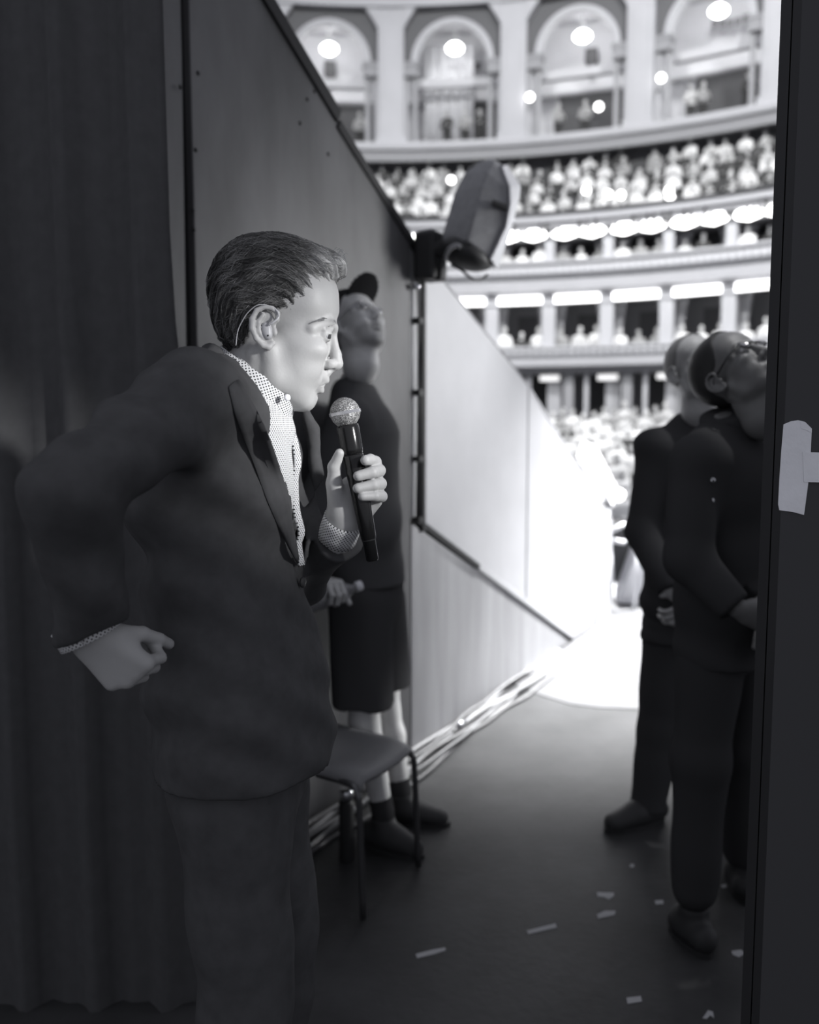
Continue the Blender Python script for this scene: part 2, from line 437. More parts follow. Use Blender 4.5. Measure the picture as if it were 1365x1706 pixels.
# black drape on the left
def drape(name, x0, x1, Y, z0, z1, m, n=90, amp=0.022, seed=1, label=None):
    r = random.Random(seed); ph = [r.uniform(0, 6) for _ in range(4)]
    V, Fq = [], []
    zs = [z0, z0 + .5, 1.2, 1.62, 1.74, 1.95, z1 - .6, z1]
    edge = [0.03, 0.025, 0.026, 0.018, 0.008, 0.0, -0.004, -0.006]
    for side in (0, 1):
        for z, e in zip(zs, edge):
            for i in range(n + 1):
                x = x0 + (x1 + e - x0) * i / n
                y = Y + amp * math.sin(x * 34 + ph[0]) + amp * 0.6 * math.sin(x * 71 + ph[1] + z * 0.4) + side * 0.006
                V.append((x, y, z))
    L = len(zs) * (n + 1)
    for s in (0, 1):
        for j in range(len(zs) - 1):
            for i in range(n):
                a = s * L + j * (n + 1) + i; f = (a, a + 1, a + n + 2, a + n + 1)
                Fq.append(f if s == 0 else f[::-1])
    for j in range(len(zs) - 1):
        for i in (0, n):
            a = j * (n + 1) + i; Fq.append((a, a + n + 1, a + n + 1 + L, a + L))
    q = MB(); q.add(V, Fq); return tag(q.obj(name, m, None, True), label, 'curtain')
cx_l = P(271, 0, 2.18)[0]
drape('stage_curtain', -2.6, cx_l, 2.18, 0.0, 3.6, M_cloth, label='black stage curtain hanging behind the person with the microphone')
# narrow second fold of black cloth glimpsed in the gap
# black flat on the right with a cross of white tape
fx = 0.622
fl = empty('scenery_flat', (fx + 0.5, 1.5, 0), 'black scenery flat with a cross of white tape on its edge', 'scenery')
q = MB(); q.box((fx + 0.5, 1.52, 1.65), (1.0, 0.04, 3.3)); q.obj('board', M_flat, fl)
q = MB(); q.box((fx + 0.04, 1.56, 1.65), (0.08, 0.05, 3.3)); q.obj('batten', M_flat, fl)
q = MB(); q.box((fx + 0.96, 1.56, 1.65), (0.08, 0.05, 3.3)); q.obj('batten', M_flat, fl)
tc = empty('tape_cross', P(1330, 780, 1.5), 'cross of two strips of white gaffer tape stuck on the black flat', 'tape')
def tape(pts, name, Y, parent, jit=0.0):
    q = MB(); q.prism([P(x, y, Y) for x, y in pts], (0, 0.0007, 0)); return recalc(q.obj(name, M_tape, parent))
tape([(1306, 707), (1318, 702), (1330, 700), (1342, 703), (1353, 714), (1351, 760), (1347, 806), (1340, 858), (1322, 853), (1299, 850), (1297, 840), (1299, 800), (1302, 755)], 'tape_strip', 1.4985, tc)
tape([(1338, 753), (1372, 754), (1420, 756), (1420, 806), (1380, 804), (1340, 803)], 'tape_strip', 1.4975, tc)
tape([(1334, 702), (1342, 703), (1353, 714), (1353, 721), (1343, 716), (1335, 714)], 'tape_fold', 1.4978, tc)

# cables along the foot of the wall
rnd = random.Random(11)
def wallfoot(Y, off): p = wy(Y, 0.0, off); return p
cg = 'loose cables along the foot of the wall'
cl_labels = ['pale cable lying against the foot of the wall', 'grey cable running over the others along the wall foot', 'pale outer cable of the bundle, furthest from the wall', 'dark grey cable within the bundle along the wall foot', 'thin grey cable winding along the top of the wall foot bundle', 'slack grey cable trailing behind the chair along the wall']
for i in range(6):
    ys = np.linspace(2.75, 5.25, 13)
    pts = []
    for j, y in enumerate(ys):
        spread = 0.035 + 0.03 * math.sin(j * 1.1 + i) * (1 if i != 0 else 0.2)
        off = 0.03 + 0.028 * i + 0.02 * math.sin(j * 0.9 + i * 2.1) + 0.012 * rnd.uniform(-1, 1)
        off = max(0.016, off)
        rad = (0.012, 0.010, 0.013, 0.011, 0.007, 0.010)[i]
        z = rad + (0.018 if i in (1, 4) else 0.0) + (0.012 * max(0, math.sin(j * 1.7 + i)) if i in (1, 3, 4) else 0)
        p = wallfoot(y, off); pts.append((p[0], p[1], z))
    q = MB(); q.tube(catmull(pts, 5), (0.012, 0.010, 0.013, 0.011, 0.007, 0.010)[i], 8)
    tag(q.obj('cable', (M_cable2, M_cable, M_cable2, M_cable, M_cable2, M_cable)[i], None, True), cl_labels[i], 'cable', cg)
q = MB(); q.lathe([(0, 0.010), (0.004, 0.016), (0.05, 0.016), (0.055, 0.009), (0.08, 0.007)], wallfoot(4.22, 0.10) + np.array([0, 0, 0.045]), WD, 12)
tag(q.obj('cable_connector', M_chrome, None, True), 'bright metal cable connector lying on the cables by the wall', 'connector')

# scraps of tape left on the stage floor
def floorpt(px, py):
    d = ray(px, py); t = -CAMZ / d[2]; q = d * t; q[2] = 0.0; return q
def scrap(pts, label):
    q = MB(); q.prism([floorpt(*p) + np.array([0, 0, 0.0006]) for p in pts], (0, 0, 0.0008))
    tag(recalc(q.obj('tape_scrap', M_scrap)), label, 'tape scrap', 'tape scraps on the stage floor')
scrap([(878, 1551), (926, 1539), (928, 1546), (881, 1557)], 'longest straight strip of pale tape stuck on the bare stage floor')
scrap([(693, 1590), (720, 1583), (742, 1579), (743, 1584), (724, 1590), (695, 1597)], 'faint bent strip of tape on the dark floor near the chair')
scrap([(995, 1487), (1023, 1488), (1023, 1493), (1015, 1499), (1006, 1495), (996, 1494)], 'notched tape scrap beside the shorter straight one')
scrap([(995, 1524), (1008, 1518), (1026, 1518), (1024, 1525), (997, 1531)], 'short pale tape strip next to the notched scrap')
scrap([(1091, 1501), (1105, 1500), (1106, 1506), (1093, 1507)], 'tiny square scrap of tape beside the dark shoe')
scrap([(1201, 1475), (1240, 1467), (1266, 1460), (1266, 1466), (1204, 1480)], 'long narrow tape strip on the floor beside the black flat')
scrap([(1219, 1585), (1235, 1583), (1242, 1589), (1231, 1595), (1221, 1591)], 'crumpled tape scrap near the foot of the black flat')
scrap([(1044, 1663), (1068, 1660), (1070, 1669), (1046, 1673)], 'dim rectangular tape scrap on the foreground floor')
scrap([(1171, 1697), (1180, 1684), (1188, 1686), (1190, 1697), (1184, 1692), (1178, 1698)], 'forked scrap of tape on the foreground floor')
scrap([(1050, 1440), (1057, 1440), (1057, 1445), (1050, 1445)], 'speck of tape on the floor between the shoes')
# paler stage flooring beyond the wing
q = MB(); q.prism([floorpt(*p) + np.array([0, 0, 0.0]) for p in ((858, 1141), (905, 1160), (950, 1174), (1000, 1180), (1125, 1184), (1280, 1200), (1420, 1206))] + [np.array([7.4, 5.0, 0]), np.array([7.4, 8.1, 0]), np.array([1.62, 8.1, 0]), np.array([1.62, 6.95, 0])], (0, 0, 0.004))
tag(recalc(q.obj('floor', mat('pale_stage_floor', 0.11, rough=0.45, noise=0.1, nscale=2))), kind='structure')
# pale patch of matting by the stage edge
q = MB(); q.prism([floorpt(*p) + np.array([0, 0, 0.0045]) for p in ((866, 1112), (892, 1104), (922, 1080), (938, 1087), (925, 1098), (880, 1126))], (0, 0, 0.006))
tag(recalc(q.obj('floor_mat', mat('grey_mat', 0.25, rough=0.9))), 'grey strip of matting on the bright floor by the wall', 'mat')

# chair ------------------------------------------------------------------------------------------------
ch = empty('stacking_chair', (-0.16, 2.98, 0), 'grey stacking chair with tubular steel legs standing by the wall', 'chair')
M_seat = mat('grey_plastic_seat', 0.20, rough=0.45, spec=0.4)
M_tube = mat('dark_tube_steel', 0.12, rough=0.28, metal=0.7)
# moulded seat: front lip faces the passage, dished, edges wrap down
CF, CL, CO = np.array([0.88, -0.475]), np.array([0.475, 0.88]), np.array([-0.066, 2.735])
def T(x, y, z):
    p = CO + CF * x + CL * y; return (p[0], p[1], z)
V, Fq = [], []; nu, nv = 16, 14
for i in range(nu + 1):
    for j in range(nv + 1):
        u, v = i / nu, j / nv * 2 - 1
        z = 0.455 - 0.028 * (1 - v * v) * math.sin(math.pi * min(1, u * 1.05)) - 0.45 * max(0, u - 0.75) ** 2 + 0.02 * (1 - u) - 0.035 * max(0, abs(v) - 0.85) / 0.15
        V.append(T(-0.42 + 0.42 * u + 0.02 * (1 - v * v) * u, 0.185 * v * (1 - 0.06 * u), z))
for i in range(nu):
    for j in range(nv):
        a = i * (nv + 1) + j; Fq.append((a, a + nv + 1, a + nv + 2, a + 1))
q = MB(); q.add(V, Fq); seat = q.obj('seat', M_seat, ch, True); sd = seat.modifiers.new('solid', 'SOLIDIFY'); sd.thickness = 0.014; sd.offset = -1
V, Fq = [], []
for i in range(11):
    for j in range(13):
        u, v = i / 10, j / 12 * 2 - 1
        V.append(T(-0.43 - 0.05 * u - 0.04 * (1 - v * v), 0.195 * v, 0.60 + 0.22 * u))
for i in range(10):
    for j in range(12):
        a = i * 13 + j; Fq.append((a, a + 1, a + 14, a + 13))
q = MB(); q.add(V, Fq); bk = q.obj('backrest', M_seat, ch, True); sd = bk.modifiers.new('solid', 'SOLIDIFY'); sd.thickness = 0.012
def leg(pts, name='leg'):
    q = MB(); q.tube(catmull([T(*p) for p in pts], 6), 0.0105, 10, up=(0.2, 1, 0)); q.obj(name, M_tube, ch, True)
for s_ in (-1, 1):
    leg([(-0.16, 0.16 * s_, 0.418), (-0.045, 0.168 * s_, 0.415), (-0.01, 0.172 * s_, 0.395), (0.0, 0.175 * s_, 0.33), (0.012, 0.178 * s_, 0.008)])
    leg([(-0.36, 0.17 * s_, 0.425), (-0.43, 0.185 * s_, 0.41), (-0.445, 0.19 * s_, 0.34), (-0.46, 0.178 * s_, 0.008)])
    leg([(-0.38, 0.16 * s_, 0.43), (-0.445, 0.165 * s_, 0.445), (-0.462, 0.17 * s_, 0.55), (-0.478, 0.17 * s_, 0.80)], 'back_tube')
leg([(-0.12, -0.165, 0.416), (-0.12, 0.0, 0.41), (-0.12, 0.165, 0.416)], 'cross_tube')
leg([(-0.36, -0.165, 0.424), (-0.36, 0.165, 0.424)], 'cross_tube')
# flask standing under the chair
ft = floorpt(578, 1432); q = empty('vacuum_flask', ft, 'black cylindrical flask with a steel cap standing under the chair', 'flask')
b = MB(); b.lathe([(0, 0.024), (0.004, 0.026), (0.20, 0.026), (0.215, 0.022)], ft, (0, 0, 1), 18); b.obj('flask_body', M_black, q, True)
b = MB(); b.lathe([(0.213, 0.021), (0.222, 0.024), (0.245, 0.024), (0.252, 0.019), (0.253, 0.001)], ft, (0, 0, 1), 18); b.obj('cap', M_chrome, q, True)

# things on the lit stage just past the wall's end
ms = empty('music_stand', (1.74, 7.55, 0), 'white music stand with a tilted desk just beyond the end of the wall', 'music stand')
M_stand = mat('pale_stand_metal', 0.7, rough=0.4)
q = MB(); q.prism([P(962, 760, 7.4), P(985, 770, 7.4), P(1022, 842, 7.3), P(1000, 832, 7.3)], (0.10, 0.30, 0.12)); recalc(q.obj('desk', M_stand, ms))
q = MB(); q.prism([P(984, 788, 7.28), P(990, 790, 7.28), P(1022, 845, 7.22), P(1016, 848, 7.22)], (0.02, 0.05, 0.0)); recalc(q.obj('desk_lip', mat('grey_lip', 0.22), ms))
q = MB(); q.tube([P(1012, 835, 7.5), (1.74, 7.55, 0.03)], 0.014, 8); q.obj('pole', M_stand, ms, True)
for a in (0.3, 2.4, 4.5):
    q = MB(); q.tube([(1.74, 7.55, 0.12), (1.74 + 0.22 * math.cos(a), 7.55 + 0.22 * math.sin(a), 0.012)], 0.010, 6); q.obj('leg', M_stand, ms, True)
q = MB(); q.lathe([(0, 0.01), (0.02, 0.05), (0.055, 0.058), (0.09, 0.05), (0.11, 0.012)], P(1030, 836, 7.4), (0, 0, 1), 14); q.obj('stand_lamp', mat('lit_lamp_glass', 0.9, emit=3.0), ms, True)
tr = empty('folding_trestle', (1.72, 7.0, 0), 'pale metal trestle frame with crossed bars beside the end of the wall', 'trestle')
q = MB(); q.tube([P(1016, 886, 7.0), P(1042, 873, 7.0)], 0.020, 8); q.obj('bar', M_stand, tr, True)
q = MB(); q.tube([P(1014, 900, 7.0), P(1042, 904, 7.0)], 0.020, 8); q.obj('bar', M_stand, tr, True)
for px in (1018, 1060):
    p = P(px, 895, 7.0); q = MB(); q.tube([p, (p[0], 7.0, 0.0)], 0.016, 8); q.obj('leg', M_stand, tr, True)
q = MB(); q.prism([(1.70, 7.25, 0.0), (2.05, 7.15, 0.0), (1.99, 7.16, 0.40), (1.90, 7.18, 0.56), (1.86, 7.19, 0.54)], (0.08, 0.5, 0)); o = recalc(q.obj('stage_monitor', mat('white_monitor_shell', 0.72, rough=0.5))); bevel(o, 0.02, 3)
tag(o, 'white wedge stage monitor on the bright floor past the wall', 'loudspeaker')
q = MB(); q.box((1.86, 7.85, 0.31), (0.36, 0.30, 0.62)); o = q.obj('equipment_case', mat('dark_case', 0.09, rough=0.6)); bevel(o, 0.01)
tag(o, 'dark equipment case standing at the stage edge behind the trestle', 'case')
# ------------------------------------------------------------------ the auditorium: rings about one centre
HC = np.array([-1.0, 14.4])
def ringz(px, py, R):
    d = ray(px, py); A = d[0] ** 2 + d[1] ** 2; B = -2 * (d[0] * HC[0] + d[1] * HC[1]); C = HC @ HC - R * R
    t = (-B + math.sqrt(B * B - 4 * A * C)) / (2 * A); q = d * t; q[2] += CAMZ; return q
def zr(py, R): return ringz(850, py, R)[2]
def rp(th, R, z): a = math.radians(th); return np.array([HC[0] + R * math.sin(a), HC[1] + R * math.cos(a), z])
def frame(th):
    a = math.radians(th); return np.array([math.cos(a), -math.sin(a), 0]), np.array([math.sin(a), math.cos(a), 0]), np.array([0, 0, 1.0])   # tangent, outward, up
def band(prof, t0=-22.0, t1=50.0, step=1.5):
    n = int((t1 - t0) / step); m = len(prof); q = MB()
    vs = [rp(t0 + (t1 - t0) * i / n, R, z) for i in range(n + 1) for R, z in prof]
    fs = [(i * m + k, i * m + (k + 1) % m, (i + 1) * m + (k + 1) % m, (i + 1) * m + k) for i in range(n) for k in range(m)]
    fs += [tuple(range(m - 1, -1, -1)), tuple(range(n * m, n * m + m))]
    return q.add(vs, fs)
M_cream = mat('cream_plaster', 0.46, rough=0.8, noise=0.05, nscale=0.8)
M_grey = mat('grey_plaster', 0.30, rough=0.8)
M_red = mat('deep_painted_plaster', 0.13, rough=0.8)
M_dark = mat('dark_timber', 0.075, rough=0.8)
M_curt = mat('box_curtain_cloth', 0.40, rough=0.95)
M_gold = mat('pale_ornament', 0.48, rough=0.7)
M_lamp = mat('lit_lamp', 0.9, emit=7.0)
M_lamp2 = mat('lit_lamp_soft', 0.9, emit=3.2)

def ST(o): return tag(o, kind='structure')
# gallery
RG = 22.0
zl_t, zl_b = zr(231, 21.6), zr(244, 21.6)
wall_back = ST(recalc(band([(25.6, zl_b - 0.3), (26.0, zl_b - 0.3), (26.0, zl_t + 7.5), (25.6, zl_t + 7.5)]).obj('wall_back', M_cream)))
g_floor = recalc(band([(21.7, zl_b - 0.28), (25.6, zl_b - 0.28), (25.6, zl_t - 0.1), (21.7, zl_t - 0.1)]).obj('gallery_floor', M_grey, wall_back))
recalc(band([(21.45, zl_b), (21.75, zl_b), (21.75, zl_t), (21.45, zl_t), (21.40, (zl_t + zl_b) / 2)]).obj('ledge', M_cream, wall_back))
recalc(band([(21.6, zr(262, 21.6)), (21.8, zr(262, 21.6)), (21.8, zl_b), (21.6, zl_b)]).obj('fascia', mat('grey_fascia', 0.28), wall_back))
zsp = zr(96, RG); ztp = zsp + 1.95
recalc(band([(21.75, ztp), (22.3, ztp), (22.3, ztp + 2.6), (21.75, ztp + 2.6)]).obj('entablature', M_red, wall_back))
recalc(band([(21.55, ztp - 0.05), (21.78, ztp - 0.05), (21.78, ztp + 0.28), (21.50, ztp + 0.28)]).obj('cornice', M_cream, wall_back))
recalc(band([(22.4, zsp + 1.75), (25.6, zsp + 2.4), (25.6, zsp + 2.7), (22.4, zsp + 2.7)]).obj('vault', M_cream, wall_back))
BAY = 12.35; PIER0 = 0.75
def local(th, R):
    t, r, u = frame(th); o = rp(th, R, 0)
    return lambda x, d, z: o + t * x + r * d + u * z
for k in range(-2, 5):
    th = PIER0 + BAY * k
    L = local(th, 21.95); t, r, u = frame(th); ax = [t, r, u]
    q = MB(); q.box(L(0, 0, (zl_t + ztp) / 2), (0.98, 0.5, ztp - zl_t), ax); q.box(L(0, -0.27, (zl_t + zsp + 1.2) / 2), (0.62, 0.08, zsp + 1.0 - zl_t), ax)
    pier = q.obj('pier', M_cream if k < 2 else M_cream, wall_back)
    q = MB(); q.box(L(0, -0.1, zl_t + 0.12), (1.12, 0.62, 0.24), ax); q.obj('plinth', M_cream, pier)
    for s in (-1, 1):
        q = MB(); q.prism([L(s * 0.49, -0.3, ztp), L(s * 1.0, -0.3, ztp), L(s * 0.62, -0.3, ztp - 0.55), L(s * 0.49, -0.3, ztp - 0.8)], r * 0.4); recalc(q.obj('bracket', M_cream, pier))
for k in range(-2, 4):
    th = PIER0 + BAY * (k + 0.5)
    L = local(th, RG); t, r, u = frame(th); ax = [t, r, u]
    hw, ri, ro = 1.95, 1.36, 1.60
    # spandrel plate with a round-headed opening
    n = 18; q = MB(); vs = []; fs = []
    arc = [(ro * 0.97 * math.cos(math.pi * i / n), ro * 0.97 * math.sin(math.pi * i / n)) for i in range(n + 1)]
    outer = [(hw * max(-1, min(1, 1.9 * math.cos(math.pi * i / n))), 1.95 * min(1, 1.9 * math.sin(math.pi * i / n))) for i in range(n + 1)]
    for d in (0.0, 0.3):
        vs += [L(x, d, zsp + z) for x, z in arc] + [L(x, d, zsp + z) for x, z in outer]
    N = n + 1
    for i in range(n):
        fs += [(i, i + 1, N + i + 1, N + i), (2 * N + i, 3 * N + i, 3 * N + i + 1, 2 * N + i + 1), (i, 2 * N + i, 2 * N + i + 1, i + 1)]
    q.add(vs, fs); bay = recalc(q.obj('spandrel', M_red, wall_back))
    q = MB(); vs = []; fs = []
    for i in range(n + 1):
        a = math.pi * i / n
        for rr, d in ((ri, -0.08), (ro, -0.08), (ro, 0.28), (ri, 0.28)): vs.append(L(rr * math.cos(a), d, zsp + rr * math.sin(a)))
    for i in range(n):
        for c in range(4): fs.append((i * 4 + c, i * 4 + (c + 1) % 4, i * 4 + 4 + (c + 1) % 4, i * 4 + 4 + c))
    q.add(vs, fs); recalc(q.obj('arch_ring', M_cream, bay))
    for s in (-1, 1):
        q = MB(); q.box(L(s * 1.66, 0.08, zsp - 0.26), (0.66, 0.5, 0.52), ax); q.box(L(s * 1.66, 0.08, zsp - 0.06), (0.76, 0.58, 0.14), ax); q.obj('capital', M_grey, bay)
        for x in (1.46, 1.82):
            q = MB(); q.tube([L(s * x, 0.08, zl_t - 0.1), L(s * x, 0.08, zl_t + 0.05), L(s * x, 0.08, zl_t + 0.06), L(s * x, 0.08, zsp - 0.5)], [0.15, 0.15, 0.10, 0.09], 10); q.obj('column', mat('stone_column', 0.34) if x < 1.7 else M_cream, bay, True)
    # behind the arch: cross beam, lamp, door, dado, wall sconce
    q = MB(); q.box(L(0, 1.6, zsp - 0.25), (3.4, 0.3, 0.34), ax); q.obj('cross_beam', M_gold, bay)
    q = MB(); q.box(L(0, 3.35, zr(160, 25)), (4.6, 0.12, 0.10), ax); q.obj('wall_rail', M_grey, bay)
    zd = zr(168, 25.3)
    q = MB(); q.box(L(0.25 if k != 0 else 1.2, 3.4, (zl_t + zd) / 2), (3.0 if k != 0 else 1.2, 0.16, zd - zl_t), ax); q.obj('doorway', M_dark, bay)
    if k in (-1, 1):
        q = MB(); p = L(0.05, 3.3, zr(116, 25.2)); q.prism([p + t * x + u * z for x, z in ((-.24, .5), (.24, .5), (.26, 0), (0, -.55), (-.26, 0))], -r * 0.15); recalc(q.obj('shield', M_dark, bay))
    if k in (0, 2):
        for i in range(6):
            q = MB(); p = L(-0.55 + 0.28 * i, 3.0, zr(112 if k == 0 else 96, 25) + 0.05 * abs(i - 2.5)); q.prism([p + t * x + u * z for x, z in ((-.12, .14), (.12, .14), (.08, -.12), (-.1, -.16))], -r * 0.04); recalc(q.obj('pennant', M_dark, bay))
        # pale hanging in the bay
    if k == 0:
        vs, fs = [], []
        for i in range(25):
            x = -1.30 + 2.0 * i / 24; d = 2.5 + 0.06 * math.sin(i * 1.3)
            vs += [L(x, d, zl_t + 0.1), L(x, d, zsp + 1.6)]
        fs = [(2 * i, 2 * i + 2, 2 * i + 3, 2 * i + 1) for i in range(24)]
        q = MB(); q.add(vs, fs); o = q.obj('pale_hanging', mat('pale_gauze', 0.42, rough=0.9), bay, True); sd = o.modifiers.new('s', 'SOLIDIFY'); sd.thickness = 0.02
    lm = {-1: (547, 76), 0: (757, 76), 1: (961, 49), 2: (1182, 6)}.get(k)
    d0 = 1.2
    p = L(0.0, d0, zsp + 0.95)
    e = empty('gallery_lamp', p, 'glowing oval lamp hanging in a round-headed arch of the gallery', 'lamp', 'gallery arch lamps')
    q = MB(); q.lathe([(-0.20, 0.02), (-0.17, 0.20), (-0.06, 0.33), (0.06, 0.33), (0.17, 0.2), (0.2, 0.02)], p, (0, 0, 1), 16); q.obj('globe', mat('gallery_globe', 0.9, emit=9.0), e, True)
    q = MB(); q.tube([p + u * 0.18, p + u * 1.6], 0.02, 6); q.obj('rod', M_dark, e, True)
    pl = bpy.data.lights.new('gallery_lamp_light', 'POINT'); pl.energy = 80 if k == 0 else 210; pl.shadow_soft_size = 0.33
    po = bpy.data.objects.new('lamp_light', pl); COL.objects.link(po); po.location = Vector(p - u * 0.0 - r * 0.0 + u * 0.40); child(po, e)
# circle: raked steps
rows = 6
Rr = [18.98 + 0.64 * i for i in range(rows)]
zhead = [zr(344 - (344 - 272) * i / (rows - 1), Rr[i]) for i in range(rows)]
zrow = [z - 1.16 for z in zhead]
prof = [(18.7, zrow[0] - 0.12)]
for i in range(rows): prof += [(Rr[i] - 0.44 if i else 18.7, zrow[i]), (Rr[i] + 0.2, zrow[i])]
prof += [(22.6, zrow[-1]), (22.6, zrow[0] - 0.12)]
circle = tag(recalc(band(prof).obj('balcony', M_red)), 'raked circle balcony packed with people below the arches', 'balcony')
recalc(band([(18.5, zr(385, 18.6)), (18.72, zr(385, 18.6)), (18.72, zr(360, 18.6)), (18.5, zr(360, 18.6))]).obj('parapet', mat('grey_parapet', 0.33), circle))
recalc(band([(18.38, zr(374, 18.5)), (18.55, zr(374, 18.5)), (18.55, zr(366, 18.5)), (18.38, zr(366, 18.5))]).obj('moulding', M_cream, circle))
recalc(band([(18.4, zr(361, 18.5)), (18.75, zr(361, 18.5)), (18.75, zr(357, 18.5)), (18.4, zr(357, 18.5))]).obj('rail', M_dark, circle))
recalc(band([(22.5, zrow[-1]), (22.7, zrow[-1]), (22.7, zl_b), (22.5, zl_b)]).obj('back_wall', M_red, circle))
for i in range(rows):
    recalc(band([(Rr[i] + 0.145, zrow[i]), (Rr[i] + 0.185, zrow[i]), (Rr[i] + 0.195, zrow[i] + 0.78), (Rr[i] + 0.155, zrow[i] + 0.78)]).obj('seat_row', M_dark, circle))
# two tiers of boxes and the loggia
BB, B0 = 6.18, 12.13
def boxtier(name, py_top, py_floor, py_rail_t, py_rail_b, py_ledge_b, pill_w, label, curt_open):
    R = 18.9; zt, zf = zr(py_top, R), zr(py_floor, R)
    root = tag(recalc(band([(20.9, zf - 0.2), (21.2, zf - 0.2), (21.2, zt + 0.3), (20.9, zt + 0.3)]).obj(name, mat('box_interior', 0.30))), label, 'balcony')
    recalc(band([(18.7, zf - 0.25), (20.9, zf - 0.25), (20.9, zf), (18.7, zf)]).obj('box_floor', M_grey, root))
    recalc(band([(18.7, zt), (20.9, zt), (20.9, zt + 0.2), (18.7, zt + 0.2)]).obj('soffit', M_cream, root))
    zrt, zrb, zlb = zr(py_rail_t, 18.6), zr(py_rail_b, 18.6), zr(py_ledge_b, 18.6)
    recalc(band([(18.5, zrb), (18.7, zrb), (18.7, zrt), (18.5, zrt)]).obj('balustrade', M_grey, root))
    recalc(band([(18.40, zrt - 0.02), (18.74, zrt - 0.02), (18.74, zrt + 0.07), (18.40, zrt + 0.07)]).obj('handrail', M_gold, root))
    recalc(band([(18.35, zlb), (18.75, zlb), (18.75, zrb), (18.30, zrb)]).obj('ledge', M_cream, root))
    for k in range(-5, 7):
        th = B0 + BB * k; L = local(th, 18.85); t, r, u = frame(th); ax = [t, r, u]
        q = MB(); q.box(L(0, 0, (zf + zt) / 2), (pill_w, 0.22, zt - zf), ax); q.box(L(0, -0.02, zt - 0.12), (pill_w * 1.5, 0.3, 0.2), ax); q.obj('pillar', M_cream, root)
        q = MB(); q.box(L(0, 1.05, (zf + zt) / 2), (0.06, 1.8, zt - zf), ax); q.obj('partition', M_curt, root)
        # ornament along the balustrade
        for i in range(8):
            tt = th + BB * (i + 0.5) / 8; Lt, rt, ut = frame(tt); c = rp(tt, 18.46, (zrt + zrb) / 2); hh = (zrt - zrb) * 0.33
            q = MB(); q.lathe([(-0.02, 0.001), (0, hh), (0.06, hh * 0.6), (0.09, hh * 0.5)], c - rt * 0.05, rt, 8); q.obj('rosette', M_gold, root, True)
        thc = th + BB / 2; L = local(thc, 19.5)
        for s in (-1, 1):
            vs, fs = [], []; n = 8
            for j in range(7):
                z = zf + (zt - zf) * j / 6; tie = 0.30 + 0.34 * (j / 6) ** 1.4 + (0.12 if j < 2 else 0)
                for i in range(n + 1):
                    x = s * (1.08 - tie * curt_open * 1.5 * i / n); vs.append(L(x, 0.05 * math.sin(i * 2.3 + j), z))
            fs = [(j * (n + 1) + i, j * (n + 1) + i + 1, (j + 1) * (n + 1) + i + 1, (j + 1) * (n + 1) + i) for j in range(6) for i in range(n)]
            q = MB(); q.add(vs, fs); o = q.obj('curtain', M_curt, root, True); sd = o.modifiers.new('s', 'SOLIDIFY'); sd.thickness = 0.02
        q = MB(); q.box(local(thc, 20.84)(0, 0, zf + (zt - zf) * 0.42), (0.75, 0.06, (zt - zf) * 0.84), list(frame(thc))); q.obj('box_door', mat('box_door_timber', 0.14), root)
    return root, zf, zt
t2, z2f, z2t = boxtier('balcony', 388, 476, 442, 472, 488, 0.34, 'balcony of curtained boxes under the scalloped lamps', 0.8)
t1, z1f, z1t = boxtier('balcony', 500, 612, 582, 599, 612, 0.46, 'balcony of curtained boxes under the long light strips', 0.62)
# lamps: scalloped shades over the second tier, strips over the grand tier
for k in range(-5, 6):
    for h in (0.27, 0.73):
        th = B0 + BB * (k + h); t, r, u = frame(th); p = rp(th, 18.72, zr(394, 18.7))
        q = MB(); q.tube([p - t * 0.46, p - t * 0.36, p - t * 0.18, p, p + t * 0.18, p + t * 0.36, p + t * 0.46], [0.06, 0.13, 0.18, 0.21, 0.18, 0.13, 0.06], 12, up=r)
        tag(q.obj('lamp_shade', M_lamp, None, True), 'glowing scalloped lampshade under the rim of the circle balcony', 'lamp', 'lampshades above the upper boxes')
    t, r, u = frame(B0 + BB * (k + 0.5)); q = MB()
    for i in range(5):
        pass
    a0, a1 = B0 + BB * k + 0.7, B0 + BB * (k + 1) - 0.7
    tag(recalc(band([(18.6, zr(508, 18.7)), (18.75, zr(508, 18.7)), (18.75, zr(495, 18.7)), (18.6, zr(495, 18.7))], a0, a1, 1.2).obj('light_strip', M_lamp2)), 'long glowing light strip between pillars above the lower boxes', 'lamp', 'light strips above the lower boxes')
